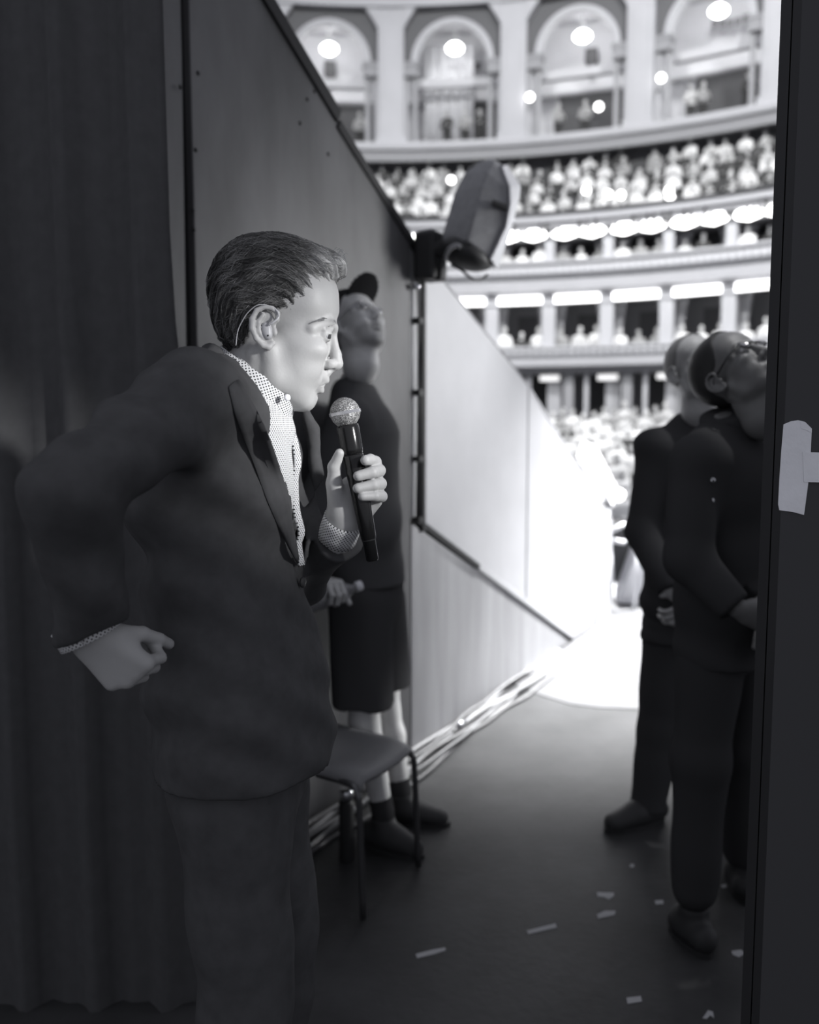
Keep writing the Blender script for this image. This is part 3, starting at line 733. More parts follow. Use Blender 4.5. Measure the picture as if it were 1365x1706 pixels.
# loggia under the grand tier
R = 19.2; zt, zf = zr(613, 18.7), zr(700, R)
lg = tag(recalc(band([(20.6, zf - 1), (20.9, zf - 1), (20.9, zt + 0.2), (20.6, zt + 0.2)]).obj('arcade', mat('loggia_wall', 0.20))), 'pillared arcade in shade under the lowest balcony', 'arcade')
recalc(band([(18.8, zr(624, 18.8)), (20.6, zr(624, 18.8)), (20.6, zt + 0.1), (18.8, zt)]).obj('soffit', mat('soffit_shade', 0.24), lg))
for k in range(-5, 6):
    th = B0 + 2.2 + BB * k
    for dx, w, m in ((0, 0.34, M_grey), (0.62, 0.14, M_cream), (1.5, 0.5, M_curt), (1.62, 0.12, M_cream)):
        L = local(th, 19.0 + 0.3 * (dx > 1)); t, r, u = frame(th)
        q = MB(); q.box(L(dx, 0, (zf + zt) / 2), (w, 0.18, zt - zf), [t, r, u]); q.obj('pillar', m, lg)
    q = MB(); q.box(local(th, 20.5)(0.9, 0, (zf + zt) / 2 - .1), (1.0, 0.08, (zt - zf) * 0.8), list(frame(th))); q.obj('doorway', M_dark, lg)
    p = local(th, 18.95)(1.35, 0, zr(631, 18.95)); q = MB(); q.tube([p - t * 0.34, p + t * 0.34], 0.10, 8)
    tag(q.obj('loggia_light', mat('lit_loggia_light', 0.9, emit=0.9), None, True), 'dim tubular light under the lowest balcony', 'lamp', 'lights under the lowest balcony')
# raked stalls
stall = [(16.4 + 1.1 * i, -1.2 + 0.15 * i) for i in range(14)]
q = MB()
prof = [(15.9, -1.21)] + [p for Y, z in stall for p in ((Y - 0.5, z), (Y + 0.6, z))] + [(31.3, -1.21)]
q.prism([(1.0, y, z) for y, z in prof], (14.0, 0, 0)); stalls = tag(recalc(q.obj('seating_tier', M_grey)), 'stepped seating tier of the crowded stalls', 'seating')
# small round lamps and bright points in the hall
def globe(px, py, R, rad, label, grp):
    p = ringz(px, py, R); e = empty('globe_lamp', p, label, 'lamp', grp)
    q = MB(); q.lathe([(-rad, 0.01), (-rad * .7, rad * .72), (0, rad), (rad * .7, rad * .72), (rad, 0.01)], p, (0, 0, 1), 12); q.obj('globe', mat('globe_glass', 0.9, emit=6), e, True)
    q = MB(); q.tube([p + np.array([0, 0, -rad * .9]), p + np.array([0, 0.1, -rad * 2.2]), p + np.array([0, 0.45, -rad * 2.2])], 0.025, 6); q.obj('bracket', M_dark, e, True)
for px, py in ((883, 162), (1102, 130), (998, 178)): globe(px, py, 21.5, 0.15, 'small round lamp bracketed on the gallery columns', 'round gallery lamps')
for px, py in ((977, 317), (1035, 325), (1014, 324), (1117, 329), (1115, 318), (752, 300)): globe(px, py, 18.55, 0.13, 'small bright round lamp over the raked circle seats', 'round circle lamps')

# ------------------------------------------------------------------ audience
def sitter(seed, standing=False):
    r = random.Random(seed)
    F = Field((-0.30, -0.45, 0), (0.30, 0.30, 1.75 if standing else 1.32), 0.032)
    b = 0.42 if standing else 0.0
    if standing:
        for s in (-1, 1): F.cap((s * 0.09, 0, 0.05), (s * 0.1, 0, 0.9), 0.07, 0.09, 0.02)
    else:
        for s in (-1, 1): F.cap((s * 0.10, -0.42, 0.08), (s * 0.10, -0.40, 0.44), 0.06, 0.07, 0.02).cap((s * 0.10, -0.40, 0.46), (s * 0.1, 0, 0.48), 0.075, 0.09, 0.03)
    F.cap((0, 0.02, 0.52 + b), (0, 0, 0.86 + b), 0.12, 0.13, 0.04, L=(1, 0, 0), sl_=1.45)
    F.cap((-0.15, 0, 0.90 + b), (0.15, 0, 0.90 + b), 0.075, 0.075, 0.06)
    for s in (-1, 1):
        e = np.array([s * 0.24, -0.06 - r.uniform(0, .05), 0.62 + b]); F.cap((s * 0.19, 0, 0.9 + b), e, 0.055, 0.05, 0.02)
        F.cap(e, (s * r.uniform(0.02, 0.14), -0.26, 0.62 + b + r.uniform(-.06, .14)), 0.046, 0.04, 0.02)
    F.cap((0, 0, 0.9 + b), (0, -0.01, 1.04 + b), 0.055, 0.055, 0.02)
    hx = r.uniform(-.03, .03)
    F.ell((hx, -0.01, 1.16 + b), (0.082, 0.10, 0.125), 0.02)
    F.ell((hx, -0.10, 1.14 + b), (0.02, 0.03, 0.03), 0.02)
    return F.nets(), b, hx
def audience_mesh(seed, cloth, hair, skin, standing=False):
    (V, Fc), b, hx = sitter(seed, standing)
    z = V[:, 2] - b; att = np.full(len(V), cloth)
    hand = (V[:, 1] < -0.215) & (z > 0.55) & (z < 0.82); att[hand] = skin
    head = z > 0.985; att[head] = skin
    att[head & ((V[:, 1] > -0.02) | (z > 1.225))] = hair
    if standing: att[z < 0.5] = 0.04
    else: att[(z < 0.6) & ~hand] = 0.07
    me = np_mesh('person', V, Fc, att); me.materials.append(mat('audience_tones', 0.5, rough=0.8, attr='tone')); me.polygons.foreach_set('use_smooth', [True] * len(me.polygons)); return me
KINDS = [(0.85, 0.45, 0.60, 'white top and grey hair'), (0.72, 0.08, 0.55, 'pale top and dark hair'), (0.06, 0.75, 0.60, 'black top and white hair'), (0.30, 0.10, 0.46, 'mid-grey top and dark hair'), (0.06, 0.08, 0.42, 'black top and dark hair'), (0.55, 0.55, 0.60, 'light grey top and fair hair')]
AM = [[audience_mesh(10 * i + j, *KINDS[i][:3]) for j in range(2)] for i in range(6)]
SM = [audience_mesh(200 + i, c, h, s, True) for i, (c, h, s) in enumerate([(0.05, 0.06, 0.4), (0.3, 0.3, 0.45), (0.5, 0.1, 0.45)])]
rnd = random.Random(21)
def seat_person(p, where, group, face=None, k=None):
    k = rnd.randrange(6) if k is None else k
    o = bpy.data.objects.new('person', AM[k][rnd.randrange(2)])
    o.location = Vector(p)
    d = HC - np.array(p[:2]); face = math.atan2(d[0], -d[1]) if face is None else face
    o.rotation_euler = (0, 0, face + rnd.uniform(-.35, .35)); s = rnd.uniform(0.90, 1.10); o.scale = (s, s, s)
    COL.objects.link(o); tag(o, 'seated audience member with %s %s' % (KINDS[k][3], where), 'person', group)
for i in range(rows):
    n = int(math.radians(56) * Rr[i] / 0.61)
    for j in range(n):
        if rnd.random() < 0.07: continue
        th = -13 + 56 * (j + 0.5 + 0.5 * (i % 2)) / n
        seat_person(rp(th + rnd.uniform(-.2, .2), Rr[i] - rnd.uniform(0.0, 0.03), zrow[i]), 'in the raked circle', 'audience in the circle')
for (zf_, nm, gp) in ((z2f, 'in an upper box', 'audience in the upper boxes'), (z1f, 'in a lower box', 'audience in the lower boxes')):
    for k in range(-1, 5):
        for j in range(3):
            if rnd.random() < 0.08: continue
            seat_person(rp(B0 + BB * (k + 0.2 + 0.3 * j), 19.12 + rnd.uniform(0, .2), zf_ + rnd.uniform(0, .12)), nm, gp, k=rnd.choice([0, 0, 1, 2, 3, 5]))
for i, (Y, z) in enumerate(stall):
    x0, x1 = (885 - CX) / FPX * Y, (1125 - CX) / FPX * Y
    n = max(2, int((x1 - x0) / 0.64))
    for j in range(n):
        if rnd.random() < 0.05: continue
        seat_person((x0 + (x1 - x0) * (j + 0.5 * (i % 2)) / n, Y, z), 'in the stalls', 'audience in the stalls', face=-0.3, k=rnd.choice([0, 0, 1, 1, 5, 2, 3]))
for px in (600, 745, 775, 800, 930, 975, 1150, 1170, 1245):
    p = ringz(px, 215, 22.9); q = bpy.data.objects.new('person', rnd.choice(SM)); q.location = (p[0], p[1], zl_t - 0.1); q.rotation_euler = (0, 0, rnd.uniform(-.6, .6)); COL.objects.link(q)
    tag(q, 'standing figure leaning by the ledge of the gallery arches', 'person', 'people standing in the gallery')
# ------------------------------------------------------------------ people
SKIN = 0.41
M_skin = mat('skin', SKIN, rough=0.5, spec=0.35, attr='tone', noise=0.06, nscale=9, bump=0.04, bscale=220)
M_suit = mat('black_suit_wool', 0.072, rough=0.95, spec=0.05, noise=0.15, nscale=25)
M_suit2 = mat('charcoal_suit_wool', 0.058, rough=1.0, spec=0.0)
M_tee = mat('black_cotton_tee', 0.085, rough=1.0, spec=0.05)
M_short = mat('black_shorts_cotton', 0.065, rough=1.0, spec=0.0)
M_shoe = mat('black_shoe_leather', 0.045, rough=0.55, spec=0.25)
M_sock = mat('black_sock', 0.045, rough=1.0, spec=0.0)
M_eye = mat('eye_white', 0.34, rough=0.15, spec=0.6)
M_iris = mat('dark_iris', 0.05, rough=0.15, spec=0.6)
M_frame = mat('spectacle_frame', 0.03, rough=0.25, spec=0.5)
M_glass = mat('spectacle_lens', 0.9, rough=0.03, spec=0.8, trans=0.95)
M_cap = mat('black_cap_cloth', 0.03, rough=1.0, spec=0.0)

def h(px, py, y=0.0): return np.array([px - 447.0, y, 555.0 - py])
def head_mesh(vx, detail=True):
    """head and neck in millimetres: +x the way the face looks, origin between the ear canals (face drawn leaning 15 degrees down)"""
    F = Field((-110, -100, -185), (135, 100, 165), vx)
    F.ell(h(456, 484), (99, 76, 82), 0, R=[(0.97, 0, -0.24), (0, 1, 0), (0.24, 0, 0.97)])
    F.ell(h(424, 508), (62, 68, 62), 25)
    F.ell(h(517, 512), (44, 60, 50), 30)
    F.ell(h(497, 575), (50, 60, 62), 22)
    F.ell(h(496, 628), (34, 42, 40), 20)
    for s in (-1, 1):
        F.ell(h(517, 585, s * 42), (30, 22, 20), 16)
        F.ell(h(507, 612, s * 34), (28, 20, 28), 16)
        F.cap(h(455, 585, s * 58), h(462, 628, s * 49), 14, 15, 16)
        F.cap(h(462, 628, s * 49), h(505, 664, s * 14), 15, 14, 14)
    F.ell(h(504, 661), (20, 22, 20.5), 14)
    for s in (-1, 1):
        F.ell(h(478, 606, s * 44), (36, 17, 42), 18)
        F.ell(h(492, 640, s * 26), (26, 18, 24), 14)
    F.ell(h(510, 650), (15, 22, 16), 10)
    # brow, sockets, nose
    for s in (-1, 1):
        F.cap(h(553, 546, s * 8), h(543, 541, s * 34), 8.5, 8, 10)
        F.cap(h(543, 541, s * 34), h(523, 552, s * 52), 8, 7, 10)
        F.ell(h(556, 561, s * 32), (16, 18, 11), 9, 'sub')
    F.cap(h(552, 553), h(558, 590), 6.5, 8, 7)
    F.cap(h(557, 588), h(559.5, 603), 8, 9.5, 6)
    F.ell(h(557.5, 605), (11.5, 10.5, 10), 4)
    F.cap(h(552, 608), h(545, 618), 7, 6, 6)
    for s in (-1, 1):
        F.ell(h(547.5, 606, s * 12), (11, 6.5, 8.5), 4)
        if detail: F.ell(h(551, 616, s * 7), (5, 3.2, 4), 2, 'sub')
        # cheek fold beside the mouth
        if detail: F.cap(h(541, 604, s * 19), h(515, 628, s * 35), 2.4, 2.0, 5, 'sub')
    # muzzle, lips
    F.ell(h(524, 630), (19, 26, 17), 10)
    for s in (-1, 1):
        F.cap(h(540, 631, 0), h(519, 635, s * 27), 5.8, 3.8, 3.5)
        F.cap(h(531, 647.5, 0), h(517, 641, s * 25), 6.6, 3.8, 3.5)
        if detail: F.cap(h(544, 639.0, 0), h(513, 637.5, s * 31), 1.9, 1.9, 1.5, 'sub')
    if detail: F.ell(h(530, 656), (5, 14, 2.5), 4, 'sub')
    # eyes: ball covered by lids with an opening
    for s in (-1, 1):
        F.ell(h(539.5, 561, s * 31), (13.6, 14.4, 13.4), 2.5)
        F.cap(h(551, 551.5, s * 22), h(541, 553, s * 43), 4.0, 3.8, 2.5)
        if detail: F.ell(h(553, 563.8, s * 34.0), (13, 13.5, 4.0), 1.0, 'sub')
        if detail: F.cap(h(550, 573, s * 22), h(538, 576, s * 42), 1.5, 1.5, 4, 'sub')
    if detail:
        F.disp(lambda X, Y, Z: 0.35 * np.sin(X * 0.11 + 2 * np.sin(Z * 0.06)) * np.sin(Y * 0.12 + Z * 0.09))
        for s in (-1, 1):
            for k_ in range(3): F.cap(h(528, 556 + 5 * k_, s * 47), h(516, 552 + 9 * k_, s * 55), 0.9, 0.7, 2.5, 'sub')
    # neck, leaning back down to the collar
    F.cap(h(440, 600), h(398, 672), 55, 60, 22)
    F.cap(h(478, 655), h(430, 690), 22, 32, 18)
    for s in (-1, 1): F.cap(h(430, 592, s * 52), h(440, 680, s * 26), 9, 9, 12)
    # ears
    for s in (-1, 1):
        E = lambda px, py, y: h(440 + (px - 440) * 0.9 + 13, 549 + (py - 549) * 0.9 + 5, s * (y * 0.9 + 7))
        F.ell(E(438, 548, 77), (18, 6, 26), 3, R=[(0.99, s * 0.17, 0), (-s * 0.17, 0.99, 0), (0, 0, 1)])
        hel = [E(452, 544, 80), E(460, 536, 82), E(461, 525, 83), E(452, 517, 85), E(439, 514.5, 87), E(426, 521, 89), E(418, 536, 91), E(417.5, 552, 90), E(424, 568, 86), E(434, 579, 82), E(444, 582, 79), E(451, 575, 77)]
        F.ell(E(441, 546, 91), (12.5, 8, 20), 3, 'sub')
        F.chain(hel, [3.4, 3.4, 3.7, 3.9, 4, 4.2, 4.4, 4.4, 4.5, 5, 5.4, 4.6], 1.6)
        F.chain([E(437, 527, 86), E(428, 541, 87), E(428, 556, 86), E(436, 567, 83)], [3.5, 4.4, 4.4, 4], 2)
        F.ell(E(455, 557, 81), (4.5, 4, 7), 2)
    return F.nets() + (F,)
def head_tone(V, base=SKIN, lips=0.30, brow=0.20, stubble=0.0):
    a = np.full(len(V), base); X = V[:, 0] + 447; Zp = 555 - V[:, 2]; Y = np.abs(V[:, 1])
    def blot(cx, cy, rx, ry, v, ymin=0, ymax=99):
        w = np.exp(-(((X - cx) / rx) ** 2 + ((Zp - cy) / ry) ** 2)) * ((Y >= ymin) & (Y <= ymax)); a[:] = a * (1 - w) + v * w
    blot(537, 632, 7, 5, lips, 0, 22); blot(529, 648, 7, 5, lips, 0, 20)
    w = np.exp(-((Zp - (539 + 0.14 * (548 - X))) / 3.6) ** 2) * np.clip((X - 512) / 12, 0, 1) * np.clip((Y - 10) / 6, 0, 1) * (Zp < 556) * (Zp > 528); a[:] = a * (1 - 0.8 * w) + brow * 0.8 * w
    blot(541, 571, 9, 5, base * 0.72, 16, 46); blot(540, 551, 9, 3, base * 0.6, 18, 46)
    if stubble:
        w = np.clip((X - 468) / 20, 0, 1) * np.clip((Zp - 612) / 18, 0, 1) * (Zp < 700); a[:] = a * (1 - stubble * w)
    return a
def pose(loc, pitch=0.0, yaw=0.0, roll=0.0, scale=0.001):
    return Matrix.Translation(Vector(loc)) @ Matrix.Rotation(math.radians(yaw), 4, 'Z') @ Matrix.Rotation(math.radians(-pitch), 4, 'Y') @ Matrix.Rotation(math.radians(roll), 4, 'X') @ Matrix.Scale(scale, 4)
def mapv(V, M):
    A = np.array(M); return V @ A[:3, :3].T + A[:3, 3]
def hair_field(vx, quiff=True, grow=0.0, crop=False, shift=0):
    F = Field((-125, -105, -70), (150, 105, 185), vx)
    F.ell(h(457, 482), (101 + grow, 80 + grow, 83 + grow), 0, R=[(0.97, 0, -0.24), (0, 1, 0), (0.24, 0, 0.97)])
    F.ell(h(420, 508), (62 + grow, 75 + grow, 66 + grow), 25)
    if quiff:
        F.ell(h(412, 474), (44, 60, 42), 20)
        F.ell(h(404, 538), (36, 60, 50), 18)
        F.ell(h(472, 436), (58, 60, 32), 16)
        F.ell(h(528, 444), (44, 54, 25), 14, R=[(0.93, 0, -0.37), (0, 1, 0), (0.37, 0, 0.93)])
        F.ell(h(560, 446), (17, 40, 12), 9, R=[(0.95, 0, -0.3), (0, 1, 0), (0.3, 0, 0.95)])
        pyk = [380, 445, 455, 466, 478, 490, 503, 514, 521, 530, 545, 575, 600, 640]
        pxk = [620, 620, 600, 568, 548, 534, 516, 502, 484, 432, 420, 416, 402, 384]
    else:
        F.ell(h(508, 494), (57 + grow, 66 + grow, 60 + grow), 20)
        pyk = [380, 420, 445, 470, 490, 505, 520, 530, 545, 575, 600, 640]
        pxk = [620, 560, 530, 512, 503, 494, 476, 424, 412, 405, 385, 370] if not crop else [520, 500, 490, 482, 478, 474, 466, 424, 412, 405, 385, 370]
    pxk = [p + shift if y < 525 else p for p, y in zip(pxk, pyk)]
    F.fn(lambda X, Y, Z: np.interp(555 - Z, pyk, pxk) - (X + 447), (-125, -105, -70), (150, 105, 185), 7, 'sub')
    F.fn(lambda X, Y, Z: (555 - Z) - 590 + 0 * X + 0 * Y, (-125, -105, -70), (150, 105, 185), 8, 'and')
    return F
def fx(F, Pm):
    """value and gradient of a field at points"""
    i = np.clip(np.round((Pm - F.lo) / F.h).astype(int), 1, F.n - 2)
    D = F.D; a, b, c = i.T; v = D[a, b, c]
    g = np.stack([D[a + 1, b, c] - D[a - 1, b, c], D[a, b + 1, c] - D[a, b - 1, c], D[a, b, c + 1] - D[a, b, c - 1]], 1) / (2 * F.h)
    v = v + ((Pm - (F.lo + i * F.h)) * g).sum(1)
    return v, g / (np.linalg.norm(g, axis=1)[:, None] + 1e-9)
def strands(F, V, n, seed, steps=10, step=7.0, rad=0.5, tone=(0.04, 0.4), wave=1.0, M=None):
    rs = np.random.RandomState(seed)
    Pm = V[rs.randint(0, len(V), n)].copy()
    ph = rs.uniform(0, 6.28, n); lift = rs.uniform(0.2, 2.6, n); ln = rs.uniform(0.5, 1.0, n)
    path = []
    for k in range(steps):
        v, g = fx(F, Pm); Pm = Pm - g * (v - lift * math.sin(math.pi * (k + 0.3) / steps))[:, None]
        path.append(Pm.copy())
        # combed back: circles about the ear seen from the side, drifting down at the back
        t = np.stack([-(Pm[:, 2] + 15), 0.25 * Pm[:, 1] * 0.2, (Pm[:, 0] - 0)], 1)
        t = t / (np.linalg.norm(t, axis=1)[:, None] + 1e-9)
        t[:, 2] -= 0.25; t[:, 0] -= 0.35
        t -= g * (t * g).sum(1)[:, None]; t /= (np.linalg.norm(t, axis=1)[:, None] + 1e-9)
        side = np.cross(g, t)
        Pm = Pm + t * (step * ln)[:, None] + side * (wave * 2.4 * np.sin(ph * 0.35 + k * 0.9 + Pm[:, 0] * 0.06 + Pm[:, 2] * 0.05))[:, None]
    path = np.stack(path, 1)                                     # n, steps, 3
    VV, FF, TT = [], [], []
    clump = 0.5 + 0.5 * np.sin(path[:, 0, 0] * 0.13 + 1.7 * np.sin(path[:, 0, 2] * 0.09) + path[:, 0, 1] * 0.1)
    base_t = tone[0] + (tone[1] - tone[0]) * np.clip(0.55 * clump + 0.45 * rs.uniform(0, 1, n), 0, 1) ** 2.0
    for k in range(steps):
        r = rad * (1 - 0.75 * (k / (steps - 1)) ** 2)
        c = path[:, k]; t = path[:, min(k + 1, steps - 1)] - path[:, max(k - 1, 0)]
        t = t / (np.linalg.norm(t, axis=1)[:, None] + 1e-9)
        a = np.cross(t, np.array([0.3, 0.9, 0.2])); a /= (np.linalg.norm(a, axis=1)[:, None] + 1e-9); b = np.cross(t, a)
        for q in range(3):
            an = 2 * math.pi * q / 3; VV.append(c + r * (math.cos(an) * a + math.sin(an) * b)); TT.append(base_t)
    VV = np.stack(VV, 1).reshape(-1, 3); TT = np.stack(TT, 1).reshape(-1)
    base = (np.arange(n) * steps * 3)[:, None]
    for k in range(steps - 1):
        for q in range(3):
            FF.append(np.concatenate([base + k * 3 + q, base + k * 3 + (q + 1) % 3, base + (k + 1) * 3 + (q + 1) % 3, base + (k + 1) * 3 + q], 1))
    return VV, np.concatenate(FF), TT
def cutplane(F, p, ax, r):
    p, ax = np.array(p, float), nrm(ax)
    F.fn(lambda X, Y, Z: np.maximum(-((X - p[0]) * ax[0] + (Y - p[1]) * ax[1] + (Z - p[2]) * ax[2]), np.sqrt((X - p[0]) ** 2 + (Y - p[1]) ** 2 + (Z - p[2]) ** 2) - r), p - r, p + r, 0, 'sub')
def rotv(v, axis, a):
    axis = nrm(axis); v = np.array(v, float); return v * math.cos(a) + np.cross(axis, v) * math.sin(a) + axis * (axis @ v) * (1 - math.cos(a))
def hand(w, f, n, s, curl=(0.5, 0.6, 0.4), thumb=None, sc=1.0, vx=0.003, spread=0.0, curls=None):
    """w wrist, f along the palm, n the way the palm faces, s towards the thumb"""
    w, f = np.array(w, float), nrm(f); n = nrm(np.array(n, float) - f * (np.array(n) @ f)); s = nrm(np.array(s, float) - f * (np.array(s) @ f) - n * (np.array(s) @ n))
    F = Field(w - 0.21 * sc, w + 0.21 * sc, vx)
    F.cap(w - f * 0.012 * sc, w + f * 0.01, 0.027 * sc, 0.026 * sc, 0.01, L=n, sl_=0.78)
    for i, t in enumerate((0.030, 0.010, -0.010, -0.029)):
        F.cap(w + f * 0.012 * sc + s * t * 0.6 * sc, w + f * (0.088 - 0.012 * (i == 3)) * sc + s * t * sc, 0.0165 * sc, 0.0135 * sc, 0.012)
    F.cap(w + f * 0.02 * sc + s * 0.02 * sc + n * 0.008, w + f * 0.05 * sc + s * 0.028 * sc + n * 0.012, 0.017 * sc, 0.015 * sc, 0.012)
    ax = np.cross(n, f) * -1.0
    for i, (t, ls) in enumerate(zip((0.032, 0.011, -0.011, -0.031), ((.040, .025, .021), (.045, .029, .022), (.041, .027, .022), (.033, .021, .019)))):
        p = w + f * (0.090 - 0.012 * (i == 3) - 0.003 * (i == 0)) * sc + s * t * sc; a = 0.0; c = curls[i] if curls else curl
        d0 = nrm(f + s * spread * (1.5 - i))
        for k in range(3):
            a += c[k]; d = math.cos(a) * d0 + math.sin(a) * n; p2 = p + d * ls[k] * sc
            F.cap(p, p2, (0.0098, 0.0088, 0.0080)[k] * sc, (0.0088, 0.0080, 0.0070)[k] * sc, 0.0025); p = p2
    tb = w + f * 0.028 * sc + s * 0.026 * sc + n * 0.008 * sc
    th = thumb or (0.75, 0.55, 0.35)
    d = nrm(s * th[0] + f * th[1] + n * th[2]); p = tb + d * 0.042 * sc
    F.cap(tb, p, 0.0145 * sc, 0.0115 * sc, 0.008)
    d2 = nrm(d + f * 0.35 - s * 0.25 + n * 0.15); p2 = p + d2 * 0.032 * sc; F.cap(p, p2, 0.0108 * sc, 0.0098 * sc, 0.004)
    d3 = nrm(d2 + f * 0.1 - s * 0.2 + n * 0.2); F.cap(p2, p2 + d3 * 0.024 * sc, 0.0098 * sc, 0.0085 * sc, 0.003)
    return F.nets()
def shoe(parent, ankle, toe, m=None, w=0.046):
    a = np.array([ankle[0], ankle[1], 0.0]); t = np.array([toe[0], toe[1], 0.0]); d = nrm(t - a); L = np.cross((0, 0, 1.0), d)
    F = Field(np.minimum(a, t) - 0.13, np.maximum(a, t) + np.array([0.13, 0.13, 0.17]), 0.006)
    hl = a - d * 0.055
    F.cap(hl + (0, 0, .045), a + d * 0.05 + (0, 0, .045), 0.040, 0.042, 0.01)
    F.cap(a + d * 0.03 + (0, 0, .050), t - d * 0.045 + (0, 0, .030), 0.046, 0.034, 0.02, L=L, sl_=1.12)
    F.cap(a + (0, 0, 0.05), a + (0, 0, 0.10), 0.042, 0.044, 0.02)
    F.clip(2, 0.004).clip(2, 0.115, False)
    V, Fc = F.nets(); o = link('shoe', np_mesh('shoe', V, Fc), m or M_shoe, parent)
    q = MB(); n = 14; pts = []
    for i in range(n):
        an = 2 * math.pi * i / n; c, s_ = math.cos(an), math.sin(an)
        mid = (hl + t) / 2 - d * 0.018; ln = np.linalg.norm(t - hl) / 2 + 0.016
        pts.append(mid + d * ln * c + L * w * s_ * (1 + 0.12 * c))
    q.prism(pts, (0, 0, 0.016)); recalc(q.obj('sole', M_black, o)); return o
def tube_obj(name, pts, r, m, parent, seg=8, n=6):
    q = MB(); q.tube(catmull(pts, n) if n else pts, r, seg, up=(0.31, 0.2, 0.93)); return q.obj(name, m, parent, True)
def glasses(parent, M, half=17, hh=12, m=None, xo=116, zo=-4):
    """spectacles on a head: two rims with lenses, bridge, temple arms"""
    m = m or M_frame
    A = lambda x, y, z: mapv(np.array([[x, y, z]], float), M)[0]
    root = None
    q = MB()
    for s in (-1, 1):
        pts = [A(xo - abs(33 * s + half * math.cos(a) * s - 0) * 0.12, s * 33 + half * math.cos(a), zo + hh * math.sin(a)) for a in np.linspace(0, 2 * math.pi, 19)]
        q.tube(pts, 0.0021, 6)
    q.tube([A(xo - 2, -16, zo + 3), A(xo + 1, 0, zo + 6), A(xo - 2, 16, zo + 3)], 0.0018, 6)
    root = q.obj('glasses', m, parent, True)
    for s in (-1, 1):
        q = MB(); q.tube([A(xo - 7, s * 50, zo + 4), A(xo - 40, s * 70, zo + 8), A(12, s * 80, zo + 18), A(-4, s * 84, zo + 10), A(-14, s * 84, zo - 12)], 0.0026, 6); q.obj('temple_arm', m, root, True)
        n = 18; vs = [A(xo - abs(33 + (half - 1) * math.cos(a) * 1) * 0.12, s * (33 + (half - 1) * math.cos(a)), zo + (hh - 1) * math.sin(a)) for a in np.linspace(0, 2 * math.pi, n, endpoint=False)]
        c = A(xo - 3, s * 33, zo); q = MB(); q.add(vs + [c], [(i, (i + 1) % n, n) for i in range(n)]); o = q.obj('lens', M_glass, root, True); sd = o.modifiers.new('s', 'SOLIDIFY'); sd.thickness = 0.0015
    return root
def eyes(parent, M, look=(1, 0, -0.25), tone=None):
    for s in (-1, 1):
        c = mapv(np.array([h(539.5, 561.5, s * 31)]), M)[0]; sc = abs(Matrix(M).to_scale()[0])
        q = MB(); R = 12.4 * sc; d = np.array(Matrix(M).to_3x3().normalized() @ Vector(look)); d = nrm(d)
        prof = [(R * math.cos(a), R * math.sin(a)) for a in np.linspace(math.pi, 0.42, 14)]
        q.lathe(prof, c, d, 20); o = q.obj('eye', tone or M_eye, parent, True)
        prof = [(R * math.cos(a) * 1.004, R * math.sin(a) * 1.004) for a in np.linspace(0.46, 0.0, 6)]
        q = MB(); q.lathe(prof, c, d, 20); q.obj('iris', M_iris, o, True)

HV, HF, HFld = head_mesh(2.0)
LV, LF, _ = head_mesh(3.5)

# ================================================================== the person with the microphone
me_root = empty('person', (-0.30, 1.5, 0), 'person in black jacket and dotted shirt leaning towards a handheld microphone', 'person')
HM = pose(P(447, 555, 1.5), 0, 2)
tone = head_tone(HV, SKIN)
parts = [(mapv(HV, HM), HF)]; tones = [tone]
Y0 = 1.5
def T(px, py, dy=0.0): p = P(px, py, Y0); return p + np.array([0, dy, 0])
# left hand closed on the microphone
MT, MBt = P(579, 709, 1.5), P(621, 934, 1.5)
MA = nrm(MT - MBt)
F = Field(P(520, 930, 1.5) - .06, P(660, 735, 1.5) + .07, 0.0019)
F.cap(P(563, 898, 1.552), P(572, 868, 1.535), 0.027, 0.027, 0.0, L=nrm((0.3, 1, 0)), sl_=0.8)
F.cap(P(572, 868, 1.535), P(588, 815, 1.535), 0.027, 0.024, 0.02)
F.cap(P(590, 868, 1.545), P(624, 834, 1.540), 0.020, 0.014, 0.014)
F.cap(P(585, 850, 1.545), P(612, 792, 1.548), 0.018, 0.014, 0.014)
F.cap(P(565, 850, 1.522), P(557, 806, 1.505), 0.0195, 0.0135, 0.012)           # ball of the thumb
F.cap(P(557, 806, 1.505), P(557, 778, 1.497), 0.0125, 0.0105, 0.006)
F.cap(P(557, 778, 1.497), P(566, 755, 1.489), 0.0106, 0.0078, 0.004)
fing = [((614, 783, 1.546), (625, 770, 1.520), (617, 766, 1.496), (609, 767, 1.474), .0098),
        ((618, 796, 1.548), (632, 784, 1.515), (620, 787, 1.481), (597, 793, 1.472), .0098),
        ((620, 812, 1.546), (634, 806, 1.515), (622, 808, 1.483), (596, 813.5, 1.472), .0096),
        ((620, 830, 1.542), (636, 827, 1.515), (625, 826, 1.485), (604, 827, 1.474), .0088)]
for a, b_, c, d, r in fing:
    A_, B_, C_, D_ = P(*a), P(*b_), P(*c), P(*d)
    F.cap(A_, B_, r * 1.18, r * 1.10, 0.005).cap(B_, C_, r * 1.08, r, 0.0025).cap(C_, D_, r, r * 0.86, 0.002)
F.cap(MBt, MT, 0.0145, 0.0175, 0.001, 'sub')
hv, hf = F.nets(); parts.append((hv, hf)); tones.append(np.full(len(hv), SKIN))
# right hand, loosely closed beside the thigh
WR = P(146, 1056, 1.215)
hv, hf = hand(WR, (0.60, 0.10, -0.66), (0.45, 0.75, -0.35), (0.62, -0.15, 0.75), curl=(1.2, 1.35, 0.9), thumb=(0.30, 0.62, 0.62), sc=0.95, vx=0.0032)
parts.append((hv, hf)); tones.append(np.full(len(hv), SKIN * 0.9))
